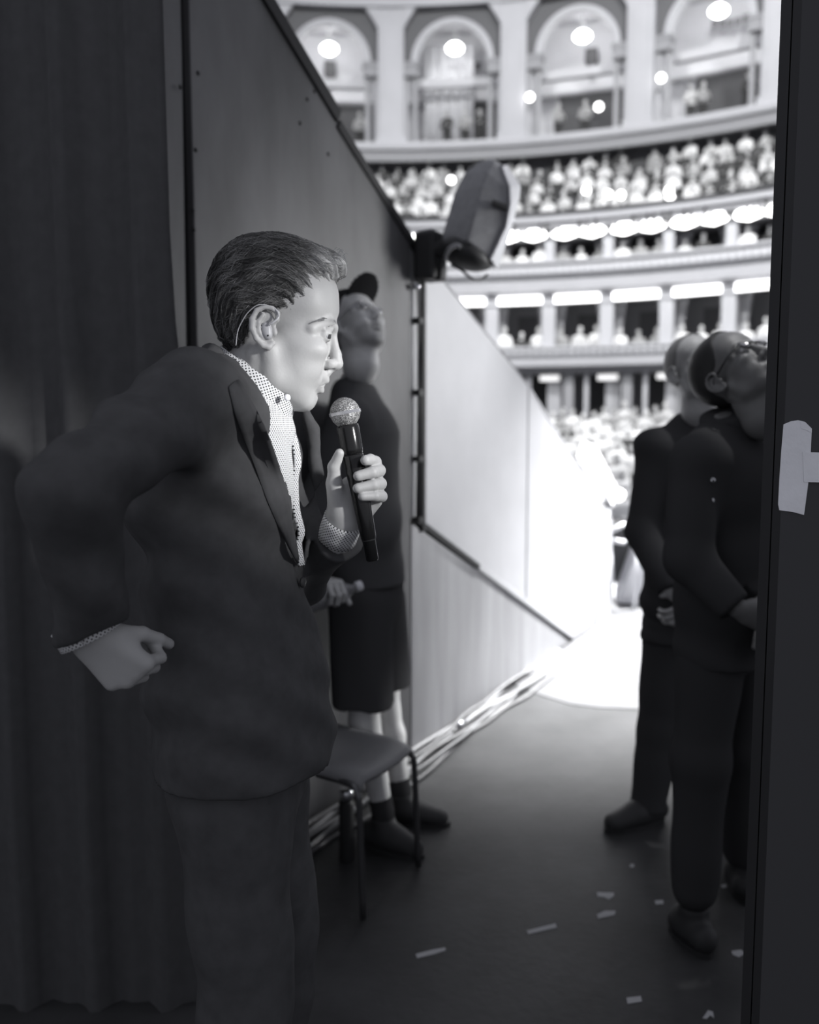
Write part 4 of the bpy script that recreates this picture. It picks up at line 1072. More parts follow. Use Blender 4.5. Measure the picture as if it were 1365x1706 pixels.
# covered body
hipR, hipL = np.array([-0.29, 1.41, 1.0]), np.array([-0.29, 1.59, 1.0])
knR, knL = np.array([-0.27, 1.40, 0.54]), np.array([-0.25, 1.61, 0.54])
anR, anL = np.array([-0.32, 1.40, 0.10]), np.array([-0.28, 1.62, 0.10])
shR, shL = P(322, 668, 1.315), np.array([-0.29, 1.69, 1.53])
elR, wrR = P(128, 808, 1.09), P(143, 1046, 1.215)
elL, wrL = np.array([-0.22, 1.71, 1.20]), P(562, 900, 1.553)
spine = [T(400, 655), T(372, 735), T(366, 815), T(372, 985), T(395, 1115), T(405, 1235)]
F = Field((-0.75, 1.0, 0.05), (0.0, 1.85, 1.62), 0.011)
F.chain(spine, [0.06, .09, .10, .095, .10, .10], 0.04, L=(0, 1, 0), sl_=1.5)
F.chain([shR, elR, wrR], [.045, .04, .03], 0.02); F.chain([shL, elL, wrL], [.045, .04, .026], 0.02)
F.cap(shR, shL, .05, .05, .03)
for a, b_, c in ((hipR, knR, anR), (hipL, knL, anL)): F.chain([a, b_, c], [.085, .058, .04], 0.03)
bv, bf = F.nets(); parts.append((bv, bf)); tones.append(np.full(len(bv), SKIN))
V, Fc = fjoin(parts); tone = np.concatenate(tones)
link('body', np_mesh('body', V, Fc, tone), M_skin, me_root)
eyes(me_root, HM, (0.86, -0.42, -0.26))

# hair: a combed volume with loose strands over it
Fh = hair_field(2.0)
def hairwave(X, Y, Z):
    rho = np.sqrt(X ** 2 + (Z + 15) ** 2 + 0.0 * Y); ph = np.arctan2(Z + 15, X)
    return 1.9 * np.sin(rho * 0.33 + 2.2 * np.sin(ph * 4.5) + 0.09 * Y) + 1.3 * np.sin(rho * 0.61 - 2.0 * np.sin(ph * 6 + 1) + 0.21 * Y) + 1.2 * np.sin(ph * 9 + 0.11 * Y + rho * .1)
Fh.disp(hairwave)
gv, gf = Fh.nets()
ph = np.arctan2(gv[:, 2] + 15, gv[:, 0])
rs = np.random.RandomState(4)
front = np.clip((gv[:, 0] - 55) / 55, 0, 1); top = np.clip((gv[:, 2] - 115) / 40, 0, 1); low = np.clip((-5 - gv[:, 2]) / 30, 0, 1)
def hair_grey(Q): 
    f = np.clip((Q[:, 0] - 48) / 50, 0, 1); t_ = np.clip((Q[:, 2] - 125) / 35, 0, 1)
    return 0.055 + 0.42 * f ** 1.3 + 0.10 * t_
M_hair = mat('greying_hair', 0.1, rough=0.5, spec=0.35, attr='tone')
hair = link('hair', np_mesh('hair', mapv(gv, HM), gf, hair_grey(gv)), M_hair, me_root)
sv, sf, stn = strands(Fh, gv, 5200, 7, steps=9, step=6.5, rad=0.46, tone=(0.015, 0.42), wave=1.5)
stn = stn * 0.85 + hair_grey(sv) * 0.75 - 0.03
link('strands', np_mesh('strands', mapv(sv, HM), sf, np.clip(stn, 0.02, 0.7)), M_hair, hair)
# wisps standing off the quiff
rs = np.random.RandomState(9); q = MB()
for i in range(70):
    b0 = h(rs.uniform(535, 572), rs.uniform(428, 462), rs.uniform(-38, 38)); d = np.array([rs.uniform(0.2, 1.0), rs.uniform(-.4, .4), rs.uniform(-0.5, 0.7)]) * rs.uniform(7, 15)
    pts = [b0, b0 + d * 0.6 + (0, 0, 3), b0 + d + (1.5, 0, rs.uniform(-4, 3))]
    q.tube(list(mapv(np.array(catmull(pts, 3)), HM)), [0.0005, 0.0005, 0.00045, 0.0004, 0.0004, 0.0003, 0.0002], 3, cap=False)
link('wisps', q.mesh('wisps'), mat('pale_hair', 0.42, rough=0.5), hair)
# eyebrows: short hairs along each brow
for s_ in (-1, 1):
    q = MB(); rs = np.random.RandomState(31 + s_)
    for i in range(190):
        u = rs.uniform(0, 1) ** 0.9; b0 = h(556 - 32 * u, 541.5 - 5 * math.sin(u * 2.6) + 6 * u * u + rs.uniform(-2.6, 2.6) * (1 - 0.6 * u), s_ * (13 + 39 * u))[None, :]
        for it in range(3): v_, g_ = fx(HFld, b0); b0 = b0 - g_ * v_[:, None]
        d_ = np.array([-0.75, 0.35 * s_, 0.45 - 0.9 * u]) * rs.uniform(5, 9); e0 = b0 + d_[None, :] + g_ * 1.2
        m0 = (b0 + e0) / 2 + g_ * 0.9
        q.tube(list(mapv(np.concatenate([b0, m0, e0]), HM)), [0.00042, 0.0004, 0.0002], 3, cap=False)
    link('eyebrow', q.mesh('eyebrow'), mat('brow_hair', 0.16, rough=0.6), me_root)
# earpiece with hook and lead
E = lambda px, py, y: mapv(np.array([h(440 + (px - 440) * 0.9 + 13, 549 + (py - 549) * 0.9 + 5, y * 0.9 - 8)]), HM)[0]
F = Field((-30, -100, -30), (30, -60, 40), 1.2); F.ell(h(454, 558, -82), (9, 7, 12)); F.ell(h(456, 566, -82), (7, 6.5, 7), 4)
v_, f_ = F.nets(); ep = link('earpiece', np_mesh('earpiece', mapv(v_, HM), f_), mat('earpiece_shell', 0.42, rough=0.35), me_root)
tube_obj('ear_hook', [E(446, 546, -91), E(455, 541, -93), E(463, 533, -91), E(462, 524, -88), E(455, 516, -85)], 0.0016, mat('clear_ear_hook', 0.5, rough=0.2), ep)
tube_obj('lead', [E(452, 514, -87), E(430, 512, -92), E(412, 524, -90), E(400, 540, -86), E(392, 556, -82), E(388, 580, -80)], 0.0007, mat('clear_ear_hook', 0.5), ep)
F = Field((-20, -105, -20), (20, -80, 20), 1.0); F.ell(h(457, 567, -88), (1.8, 1.8, 1.8)); v_, f_ = F.nets(); link('port', np_mesh('port', mapv(v_, HM), f_), M_black, ep)

# shirt ---------------------------------------------------------------------------------
def dotted(name, pitch_mm, light=0.62, dark=0.03, r=0.24):
    m = mat(name, light, rough=0.9, spec=0.1); nt = m.node_tree; bs = nt.nodes['Principled BSDF']
    uv = nt.nodes.new('ShaderNodeUVMap'); mp = nt.nodes.new('ShaderNodeMapping'); mp.inputs['Scale'].default_value = (1000 / pitch_mm,) * 3; mp.inputs['Rotation'].default_value = (0, 0, math.radians(45))
    fr = nt.nodes.new('ShaderNodeVectorMath'); fr.operation = 'FRACTION'; sb = nt.nodes.new('ShaderNodeVectorMath'); sb.operation = 'SUBTRACT'; sb.inputs[1].default_value = (0.5, 0.5, 0)
    ml = nt.nodes.new('ShaderNodeVectorMath'); ml.operation = 'MULTIPLY'; ml.inputs[1].default_value = (1, 1, 0)
    ln = nt.nodes.new('ShaderNodeVectorMath'); ln.operation = 'LENGTH'; mr = nt.nodes.new('ShaderNodeMapRange'); mr.inputs['From Min'].default_value = r; mr.inputs['From Max'].default_value = r + 0.06
    mr.inputs['To Min'].default_value = 0; mr.inputs['To Max'].default_value = 1
    mx = nt.nodes.new('ShaderNodeMix'); mx.data_type = 'RGBA'; mx.inputs['A'].default_value = (dark, dark, dark * 1.1, 1); mx.inputs['B'].default_value = (light * .98, light * .985, light, 1)
    L = nt.links.new
    L(uv.outputs[0], mp.inputs[0]); L(mp.outputs[0], fr.inputs[0]); L(fr.outputs[0], sb.inputs[0]); L(sb.outputs[0], ml.inputs[0]); L(ml.outputs[0], ln.inputs[0]); L(ln.outputs['Value'], mr.inputs['Value']); L(mr.outputs[0], mx.inputs['Factor']); L(mx.outputs['Result'], bs.inputs['Base Color'])
    return m
M_dots = dotted('dotted_shirt_cotton', 4.6)
def set_uv(me, fn):
    co = np.zeros(len(me.vertices) * 3, np.float32); me.vertices.foreach_get('co', co); co = co.reshape(-1, 3)
    li = np.zeros(len(me.loops), np.int32); me.loops.foreach_get('vertex_index', li)
    uv = fn(co)[li]; l = me.uv_layers.new(name='UVMap'); l.data.foreach_set('uv', uv.astype(np.float32).ravel())
scx = T(370, 800)[0]
F = Field((-0.52, 1.28, 0.95), (-0.13, 1.72, 1.68), 0.0045)
F.chain([T(410, 640), T(378, 730), T(367, 815), T(374, 985)], [0.056, .107, .120, .098], 0.03, L=(0, 1, 0), sl_=1.36)
F.cap(T(440, 640), T(446, 705), 0.043, 0.044, 0.02)
# placket: a raised wavy edge down the front
pl = [(470, 690), (486, 730), (493, 770), (488, 800), (491, 850), (499, 885), (494, 905), (499, 940)]
F.disp(lambda X, Y, Z: 0.0025 * np.sin(Z * 55 + 2 * np.sin(Z * 21)) * np.exp(-((Y - 1.5) / 0.05) ** 2) + 0.0018 * np.sin(Z * 32 + Y * 40))
v_, f_ = F.nets(); me = np_mesh('shirt', v_, f_)
set_uv(me, lambda c: np.stack([np.arctan2(c[:, 1] - 1.5, c[:, 0] - scx) * 0.15, c[:, 2]], 1))
shirt = link('shirt', me, M_dots, me_root)
# collar leaves: a band tilted with the neck
ca, cf = nrm((0.56, 0, 0.83)), nrm((0.83, 0, -0.56)); cl_ = np.array([0, -1.0, 0]); cc = T(434, 619)
def collar(side):
    V, U = [], []; n = 26; rows_ = 7
    for j in range(rows_):
        w = j / (rows_ - 1)
        for i in range(n + 1):
            fi = math.pi * (1 - i / n) * 0.985 + 0.05         # from the back (pi) round to the front
            droop = 0.0 + 0.050 * max(0, math.cos(fi)) ** 3 * w
            rr_f = 0.073 + 0.016 * w; rr_l = 0.068 + 0.020 * w
            p = cc - ca * (0.046 * w + droop * 0.5) + cf * rr_f * math.cos(fi) + side * cl_ * rr_l * math.sin(fi) + cf * 0.004 * math.sin(6 * fi) * w
            V.append(p); U.append(((math.pi - fi) * 0.074, -0.048 * w - droop))
    fs = [(j * (n + 1) + i, j * (n + 1) + i + 1, (j + 1) * (n + 1) + i + 1, (j + 1) * (n + 1) + i) for j in range(rows_ - 1) for i in range(n)]
    q = MB(); q.add(V, fs); me = q.mesh('collar'); U = np.array(U); set_uv(me, lambda c: U)
    o = link('collar', me, M_dots, shirt); sd = o.modifiers.new('s', 'SOLIDIFY'); sd.thickness = 0.004; sd.offset = 0; return o
collar(1); collar(-1)
# shirt front edge with buttons
def strip_on(pts_a, pts_b, name, m, parent, uvs=True):
    V = []; 
    for a_, b_ in zip(pts_a, pts_b): V += [a_, (np.array(a_) + np.array(b_)) / 2 + np.array([0.004, 0, 0]), b_]
    n = len(pts_a); fs = [(3 * i + k, 3 * i + k + 1, 3 * i + k + 4, 3 * i + k + 3) for i in range(n - 1) for k in (0, 1)]
    q = MB(); q.add(V, fs); me = q.mesh(name); set_uv(me, lambda c: np.stack([c[:, 1] + 0.6 * c[:, 0], c[:, 2]], 1)); o = link(name, me, m, parent); sd = o.modifiers.new('s', 'SOLIDIFY'); sd.thickness = 0.004; return o
pa = catmull([T(*p, -0.022) for p in pl], 4); pb = catmull([T(p[0] + 5, p[1], 0.004) for p in pl], 4)
strip_on(pa, pb, 'placket', M_dots, shirt)
tube_obj('placket_edge', catmull([T(p[0] + 6, p[1], 0.004) for p in pl], 4), 0.0018, mat('dark_trim_tape', 0.06), shirt, 6, 0)
for px, py in ((487, 664), (470, 760), (484, 875)):
    q = MB(); q.lathe([(0, 0.0055), (0.002, 0.0055), (0.003, 0.003)], T(px, py, -0.062 if py < 700 else -0.03), (0.5, -0.85, 0.1), 12); q.obj('button', mat('pearl_button', 0.7, rough=0.2), shirt, True)

# jacket --------------------------------------------------------------------------------
F = Field((-0.80, 0.98, 0.90), (0.02, 1.86, 1.68), 0.0055)
F.chain(spine, [0.072, .112, .124, .124, .138, .146], 0.04, L=(0, 1, 0), sl_=1.46)
F.cap(shR, T(385, 655), 0.064, 0.066, 0.05); F.cap(shL, T(395, 655), 0.064, 0.066, 0.05)
F.cap(T(300, 720), T(330, 840), 0.09, 0.09, 0.05, L=(0, 1, 0), sl_=1.4)
F.cap(T(470, 1130), T(505, 1225), 0.05, 0.045, 0.05, L=(0, 1, 0), sl_=2.4)
vk_py = [560, 620, 690, 760, 800, 860, 905, 945, 960]; vk_w = [.10, .105, .104, .092, .080, .054, .030, .004, -.03]
vk_z = [T(0, p)[2] for p in vk_py][::-1]; vk_w = vk_w[::-1]
xcut = T(372, 800)[0]
F.fn(lambda X, Y, Z: np.maximum(np.abs(Y - 1.5) - np.interp(Z, vk_z, vk_w), xcut - X), (-0.8, 1.2, 0.9), (0.02, 1.8, 1.68), 0.0, 'sub')
# neck opening
F.cap(T(412, 640), T(455, 575), 0.084, 0.105, 0.006, 'sub')
F.chain([shR, elR, wrR], [.066, .056, .046], 0.035)
F.chain([shL, elL, wrL], [.064, .054, .040], 0.03)
# sleeve ends are cut square, rolled lapels
cutplane(F, wrR + nrm(wrR - elR) * 0.004, (0.42, 0.05, -0.9), 0.11)
cutplane(F, wrL + nrm(wrL - elL) * 0.002, wrL - elL, 0.085)
F.chain([T(425, 620, .09), T(490, 668, .115), T(508, 715, .12), T(517, 800, .10), T(513, 880, .06), T(504, 946, .008)], [.012, .012, .012, .010, .010, .008], 0.006)
F.chain([T(372, 598, -.07), T(352, 586, 0.0), T(378, 598, .07)], [.014, .015, .014], 0.012)
def folds(X, Y, Z):
    return (0.006 * np.sin(34 * (X * 0.75 + Z * 0.8) + 3 * np.sin(9 * Z + 4 * Y)) * np.exp(-((Z - 1.30) / 0.22) ** 2) + 0.0045 * np.sin(46 * (Z * 0.9 - X * 0.55) + 5 * Y) * np.exp(-((X + 0.42) / 0.16) ** 2) + 0.003 * np.sin(70 * (Z + 0.4 * X + 0.5 * Y)))
F.disp(folds)
F.clip(2, T(0, 1252)[2])
JD = F
v_, f_ = F.nets(); jacket = link('jacket', np_mesh('jacket', v_, f_), M_suit, me_root)
# near lapel lying on the chest
def on_front(X, Z, lift):
    i = int(round((X - JD.lo[0]) / JD.h)); k = int(round((Z - JD.lo[2]) / JD.h)); col = JD.D[np.clip(i, 0, JD.n[0] - 1), :, np.clip(k, 0, JD.n[2] - 1)]
    j = np.nonzero(col < 0)[0]
    return None if len(j) == 0 else JD.ax[1][j[0]] - lift
inner = catmull([(396, 622), (442, 702), (465, 762), (481, 818), (492, 880), (500, 940)], 4)
outer = catmull([(378, 640), (392, 705), (418, 770), (438, 825), (465, 885), (497, 944)], 4)
V = []; base = 1.36
for a_, b_ in zip(inner, outer):
    row = []; y = base
    for k in (4, 3, 2, 1, 0):                       # from the outer edge in, so the lapel bridges the opening
        p = a_ + (b_ - a_) * k / 4; y0 = y
        for it in range(4):
            w = P(p[0], p[1], y); y2 = on_front(w[0], w[2], 0.0075); y = y if y2 is None else y2
        if k < 4: y = min(y, y0 + 0.016)
        else: base = y
        row.append(P(p[0], p[1], y))
    V += row[::-1]
n = len(inner); q = MB(); q.add(V, [(5 * i + k, 5 * i + k + 1, 5 * i + k + 6, 5 * i + k + 5) for i in range(n - 1) for k in range(4)])
o = q.obj('lapel', M_suit, jacket, True); sd = o.modifiers.new('s', 'SOLIDIFY'); sd.thickness = 0.004; sd.offset = 0; sm = o.modifiers.new('sm', 'SMOOTH'); sm.iterations = 6
q = MB(); q.lathe([(0, 0.009), (0.003, 0.009), (0.004, 0.004)], T(505, 968, -0.012), (0.9, -0.4, 0), 12); q.obj('button', M_black, jacket, True)
# shirt cuffs showing at both wrists
def cuff(el, wr, d0, d1, r, name='cuff'):
    ax = nrm(wr - el); q = MB(); n = 24; a = nrm(np.cross(ax, (0, 0, 1.0))); b_ = np.cross(ax, a); V, U = [], []
    for j, d in enumerate(np.linspace(d0, d1, 4)):
        for i in range(n + 1):
            t_ = 2 * math.pi * i / n; V.append(wr + ax * d + r * (math.cos(t_) * a + math.sin(t_) * b_)); U.append((t_ * r, d))
    q.add(V, [(j * (n + 1) + i, j * (n + 1) + i + 1, (j + 1) * (n + 1) + i + 1, (j + 1) * (n + 1) + i) for j in range(3) for i in range(n)])
    me = q.mesh(name); U = np.array(U); set_uv(me, lambda c: U); o = link(name, me, M_dots, shirt); sd = o.modifiers.new('s', 'SOLIDIFY'); sd.thickness = 0.003; return o
# the left cuff turns with the hand
cuff(P(548, 930, 1.575), P(572, 868, 1.535), -0.040, 0.004, 0.035)
cuff(wrR - np.array([0.42, 0.05, -0.9]), wrR, -0.012, 0.016, 0.044)
# trousers and shoes
F = Field((-0.52, 1.22, 0.04), (-0.02, 1.78, 1.08), 0.008)
F.cap(np.array([-0.29, 1.5, 1.0]), np.array([-0.29, 1.5, 0.92]), .125, .12, .03, L=(0, 1, 0), sl_=1.35)
for a, b_, c in ((hipR, knR, anR), (hipL, knL, anL)): F.chain([a - (0, 0, .06), b_, c + (0, 0, -.02)], [.098, .076, .064], 0.03)
F.disp(lambda X, Y, Z: 0.004 * np.sin(30 * Z + 9 * X)); F.clip(2, 0.055)
v_, f_ = F.nets(); link('trousers', np_mesh('trousers', v_, f_), M_suit, me_root)
shoe(me_root, anR, anR + (0.20, -0.03, 0)); shoe(me_root, anL, anL + (0.20, 0.02, 0))

# microphone ----------------------------------------------------------------------------
mic = empty('microphone', MBt, 'black handheld microphone with a silver mesh head, held near the chin', 'microphone')
bc = MT + MA * 0.0215
M_grille = mat('silver_mesh_grille', 0.62, rough=0.42, metal=0.35)
nt = M_grille.node_tree; bs = nt.nodes['Principled BSDF']; vo = nt.nodes.new('ShaderNodeTexVoronoi'); vo.inputs['Scale'].default_value = 520; tcn = nt.nodes.new('ShaderNodeTexCoord'); nt.links.new(tcn.outputs['Object'], vo.inputs['Vector'])
rmp = nt.nodes.new('ShaderNodeMapRange'); rmp.inputs['From Min'].default_value = 0.15; rmp.inputs['From Max'].default_value = 0.55; rmp.inputs['To Min'].default_value = 0.7; rmp.inputs['To Max'].default_value = 0.16; nt.links.new(vo.outputs['Distance'], rmp.inputs['Value'])
cmb = nt.nodes.new('ShaderNodeCombineColor'); [nt.links.new(rmp.outputs[0], cmb.inputs[i]) for i in range(3)]; nt.links.new(cmb.outputs[0], bs.inputs['Base Color'])
bpn = nt.nodes.new('ShaderNodeBump'); bpn.inputs['Strength'].default_value = 0.6; bpn.inputs['Distance'].default_value = 0.0006; bpn.invert = True; nt.links.new(vo.outputs['Distance'], bpn.inputs['Height']); nt.links.new(bpn.outputs[0], bs.inputs['Normal'])
R = 0.0253
q = MB(); q.lathe([(-0.021, 0.0145), (-0.019, 0.0165), (-0.012, 0.0222), (-0.004, R * .99), (0.002, R), (0.009, 0.0236), (0.016, 0.0196), (0.0215, 0.0135), (0.0248, 0.006), (0.0255, 0.0005)], bc, MA, 40); q.obj('grille', M_grille, mic, True)
q = MB(); q.lathe([(-0.0026, R * 0.99), (-0.0026, R + .0012), (0.0026, R + .0012), (0.0026, R * 0.99)], bc, MA, 40); q.obj('grille_band', mat('silver_band', 0.75, rough=0.25, metal=0.8), mic, True)
M_mic = mat('glossy_black_mic_body', 0.012, rough=0.16, spec=0.35)
q = MB(); Lm = float(np.linalg.norm(MT - MBt)); q.lathe([(Lm - 0.048, 0.0172), (Lm - 0.040, 0.0182), (Lm - 0.004, 0.0190), (Lm, 0.0180), (Lm + .002, 0.0150)], MBt, MA, 32); q.obj('collar_ring', M_mic, mic, True)
q = MB(); q.lathe([(0, 0.0095), (0.002, 0.0105), (0.035, 0.0112), (0.040, 0.0132), (Lm * .55, 0.0158), (Lm - 0.05, 0.0176), (Lm - 0.049, 0.0165)], MBt, MA, 32); q.obj('handle', M_mic, mic, True)
q = MB(); q.lathe([(0.0345, 0.0115), (0.036, 0.0119), (0.0385, 0.0119), (0.040, 0.0115)], MBt, MA, 24); q.obj('antenna_ring', M_black, mic, True)

# ================================================================== the person in the cap
cp = empty('person', (-0.15, 3.2, 0), 'person in black cap, glasses, black T-shirt and shorts gazing upwards by the wall', 'person')
CM = pose(P(588, 556, 3.2), 49, -34, -14, scale=0.00106)
parts = [(mapv(LV, CM), LF)]; tones = [head_tone(LV, 0.58, 0.34, 0.14, 0.35)]
YC = 3.2
sR, eR, wR = P(583, 700, 3.02), P(512, 900, 2.99), P(533, 985, 2.86)
sL, eL, wL = P(600, 700, 3.38), P(590, 880, 3.44), P(640, 985, 3.33)
B1_ = P(602, 975, 2.86); ba = nrm((0.84, 0.42, 0.24)); hq = B1_ - ba * 0.115
hd_f, hd_n = nrm((0.50, -0.84, 0.05)), np.array([0.0, 0.0, -1.0])
wR = hq - hd_f * 0.072 - hd_n * 0.043
hv, hf = hand(wR, hd_f, hd_n, ba, curl=(0.85, 1.15, 0.8), thumb=(0.55, 0.6, 0.55), vx=0.0035)
parts.append((hv, hf)); tones.append(np.full(len(hv), 0.46))
hv, hf = hand(wL, (0.5, -0.3, -0.8), (-0.5, 0, -0.4), (0.6, -0.7, 0.2), vx=0.005); parts.append((hv, hf)); tones.append(np.full(len(hv), 0.42))
hR, kR, aR = P(602, 1005, 3.10), P(607, 1205, 3.06), P(638, 1352, 3.04)
hL, kL, aL = P(625, 1000, 3.30), P(643, 1185, 3.28), P(668, 1320, 3.24)
F = Field((-0.65, 2.75, 0.06), (0.12, 3.6, 1.72), 0.009)
F.chain([P(588, 640, YC), P(600, 760, YC), P(606, 900, YC), P(612, 1000, YC)], [.05, .10, .10, .105], 0.04, L=(0, 1, 0), sl_=1.35)
F.cap(sR, sL, .05, .05, .04)
F.chain([sR, eR, wR], [.045, .042, .028], 0.02); F.chain([sL, eL, wL], [.045, .042, .028], 0.02)
for a, b_, c in ((hR, kR, aR), (hL, kL, aL)):
    F.chain([a, b_], [.085, .054], 0.03); cm = b_ + (c - b_) * 0.30; F.cap(b_, cm, .052, .055, 0.02); F.cap(cm, c, .055, .034, 0.02)
bv, bf = F.nets(); parts.append((bv, bf)); tones.append(np.full(len(bv), 0.60))
V, Fc = fjoin(parts); link('body', np_mesh('body', V, Fc, np.concatenate(tones)), M_skin, cp)
eyes(cp, CM, (1, 0, 0.1))
glasses(cp, CM, 18, 13, mat('silver_spectacle_frame', 0.5, rough=0.2, metal=0.8))
# cap
F = Field((-115, -100, -10), (210, 100, 175), 3.5)
F.ell(h(455, 480), (106, 84, 92), 0, R=[(0.97, 0, -0.24), (0, 1, 0), (0.24, 0, 0.97)]); F.ell(h(424, 500), (68, 78, 70), 20)
F.fn(lambda X, Y, Z: Z - 28 - 0.34 * X + 0 * Y, (-115, -100, -10), (210, 100, 175), 4, 'sub')
dome = F.nets(); cap_o = link('cap', np_mesh('cap', mapv(dome[0], CM), dome[1]), M_cap, cp)
F = Field((60, -90, 30), (215, 90, 120), 3.0)
F.ell(np.array([118.0, 0, 68]), (72, 72, 8), 0, R=[(0.98, 0, 0.20), (0, 1, 0), (-0.20, 0, 0.98)])
F.disp(lambda X, Y, Z: (Y / 70.0) ** 2 * 9 + 0 * X + 0 * Z)
br = F.nets(); link('brim', np_mesh('brim', mapv(br[0], CM), br[1]), M_cap, cap_o)
Fh2 = hair_field(4.0, False, -1.0); hv2, hf2 = Fh2.nets(); link('hair', np_mesh('hair', mapv(hv2, CM), hf2, np.full(len(hv2), 0.06)), M_hair, cp)
# T-shirt
F = Field((-0.65, 2.78, 0.9), (0.12, 3.6, 1.74), 0.007)
F.chain([P(590, 655, YC), P(600, 725, YC), P(602, 780, YC), P(606, 880, YC), P(610, 965, YC)], [.075, .130, .128, .130, .138], 0.04, L=(0, 1, 0), sl_=1.42)
F.cap(sR, P(590, 668, YC), .066, .06, .05); F.cap(sL, P(590, 668, YC), .066, .06, .05)
F.cap(sR, sR + (eR - sR) * 0.72, .072, .074, 0.03); F.cap(sL, sL + (eL - sL) * 0.72, .072, .074, 0.03)
F.cap(P(592, 640, YC), P(604, 590, YC), .066, .075, 0.005, 'sub')
F.disp(lambda X, Y, Z: 0.006 * np.sin(26 * (Z + 0.5 * X) + 3 * np.sin(7 * Y)) * np.exp(-((Z - 1.15) / .25) ** 2))
F.clip(2, P(0, 968, YC)[2])
v_, f_ = F.nets(); link('t_shirt', np_mesh('t_shirt', v_, f_), M_tee, cp)
F = Field((-0.5, 2.85, 0.4), (0.15, 3.6, 1.1), 0.008)
F.cap(P(610, 955, YC), P(612, 1000, YC), .132, .130, .04, L=(0, 1, 0), sl_=1.3)
F.cap(hR, kR + (hR - kR) * 0.05, .112, .108, .03); F.cap(hL, kL + (hL - kL) * 0.05, .112, .105, .03)
F.cap(kR + (hR - kR) * 0.05 + np.array([0, 0, -0.075]), kR + np.array([0, 0, -.3]), .12, .12, 0, 'sub')
F.clip(2, P(0, 1168, 3.1)[2])
F.disp(lambda X, Y, Z: 0.004 * np.sin(40 * X + 5 * Z))
v_, f_ = F.nets(); link('shorts', np_mesh('shorts', v_, f_), M_short, cp)
for k_, a_, toe in ((kR, aR, floorpt(708, 1432)), (kL, aL, floorpt(752, 1376))):
    q = MB(); d = nrm(k_ - a_); q.tube([np.array([a_[0], a_[1], 0.05]), a_, a_ + d * 0.05], [.043, .041, .041], 16); q.obj('sock', M_sock, cp, True)
    shoe(cp, a_, toe)
# water bottle in that hand
B0_ = B1_ - ba * 0.135; bl = 0.135
wb = empty('water_bottle', B0_, 'clear plastic water bottle with a white cap held in a hand', 'bottle')
M_pet = mat('clear_plastic', 0.55, rough=0.08, spec=0.7, trans=0.75)
q = MB(); q.lathe([(-0.07, 0.005), (-0.068, 0.026), (-0.05, 0.030), (bl - .075, .030), (bl - .055, .028), (bl - .03, .0135), (bl - .018, .0125)], B0_, ba, 22); q.obj('bottle_body', M_pet, wb, True)
q = MB(); q.lathe([(bl - .020, .0150), (bl - .018, .0165), (bl, .0165), (bl + .002, .014), (bl + .002, .001)], B0_, ba, 20); q.obj('cap', mat('white_cap_plastic', 0.75, rough=0.5), wb, True)
q = MB(); q.lathe([(bl - .070, .0303), (bl - .068, .0306), (bl - .063, .0300)], B0_, ba, 20); q.obj('neck_band', mat('pale_band', 0.5), wb, True)

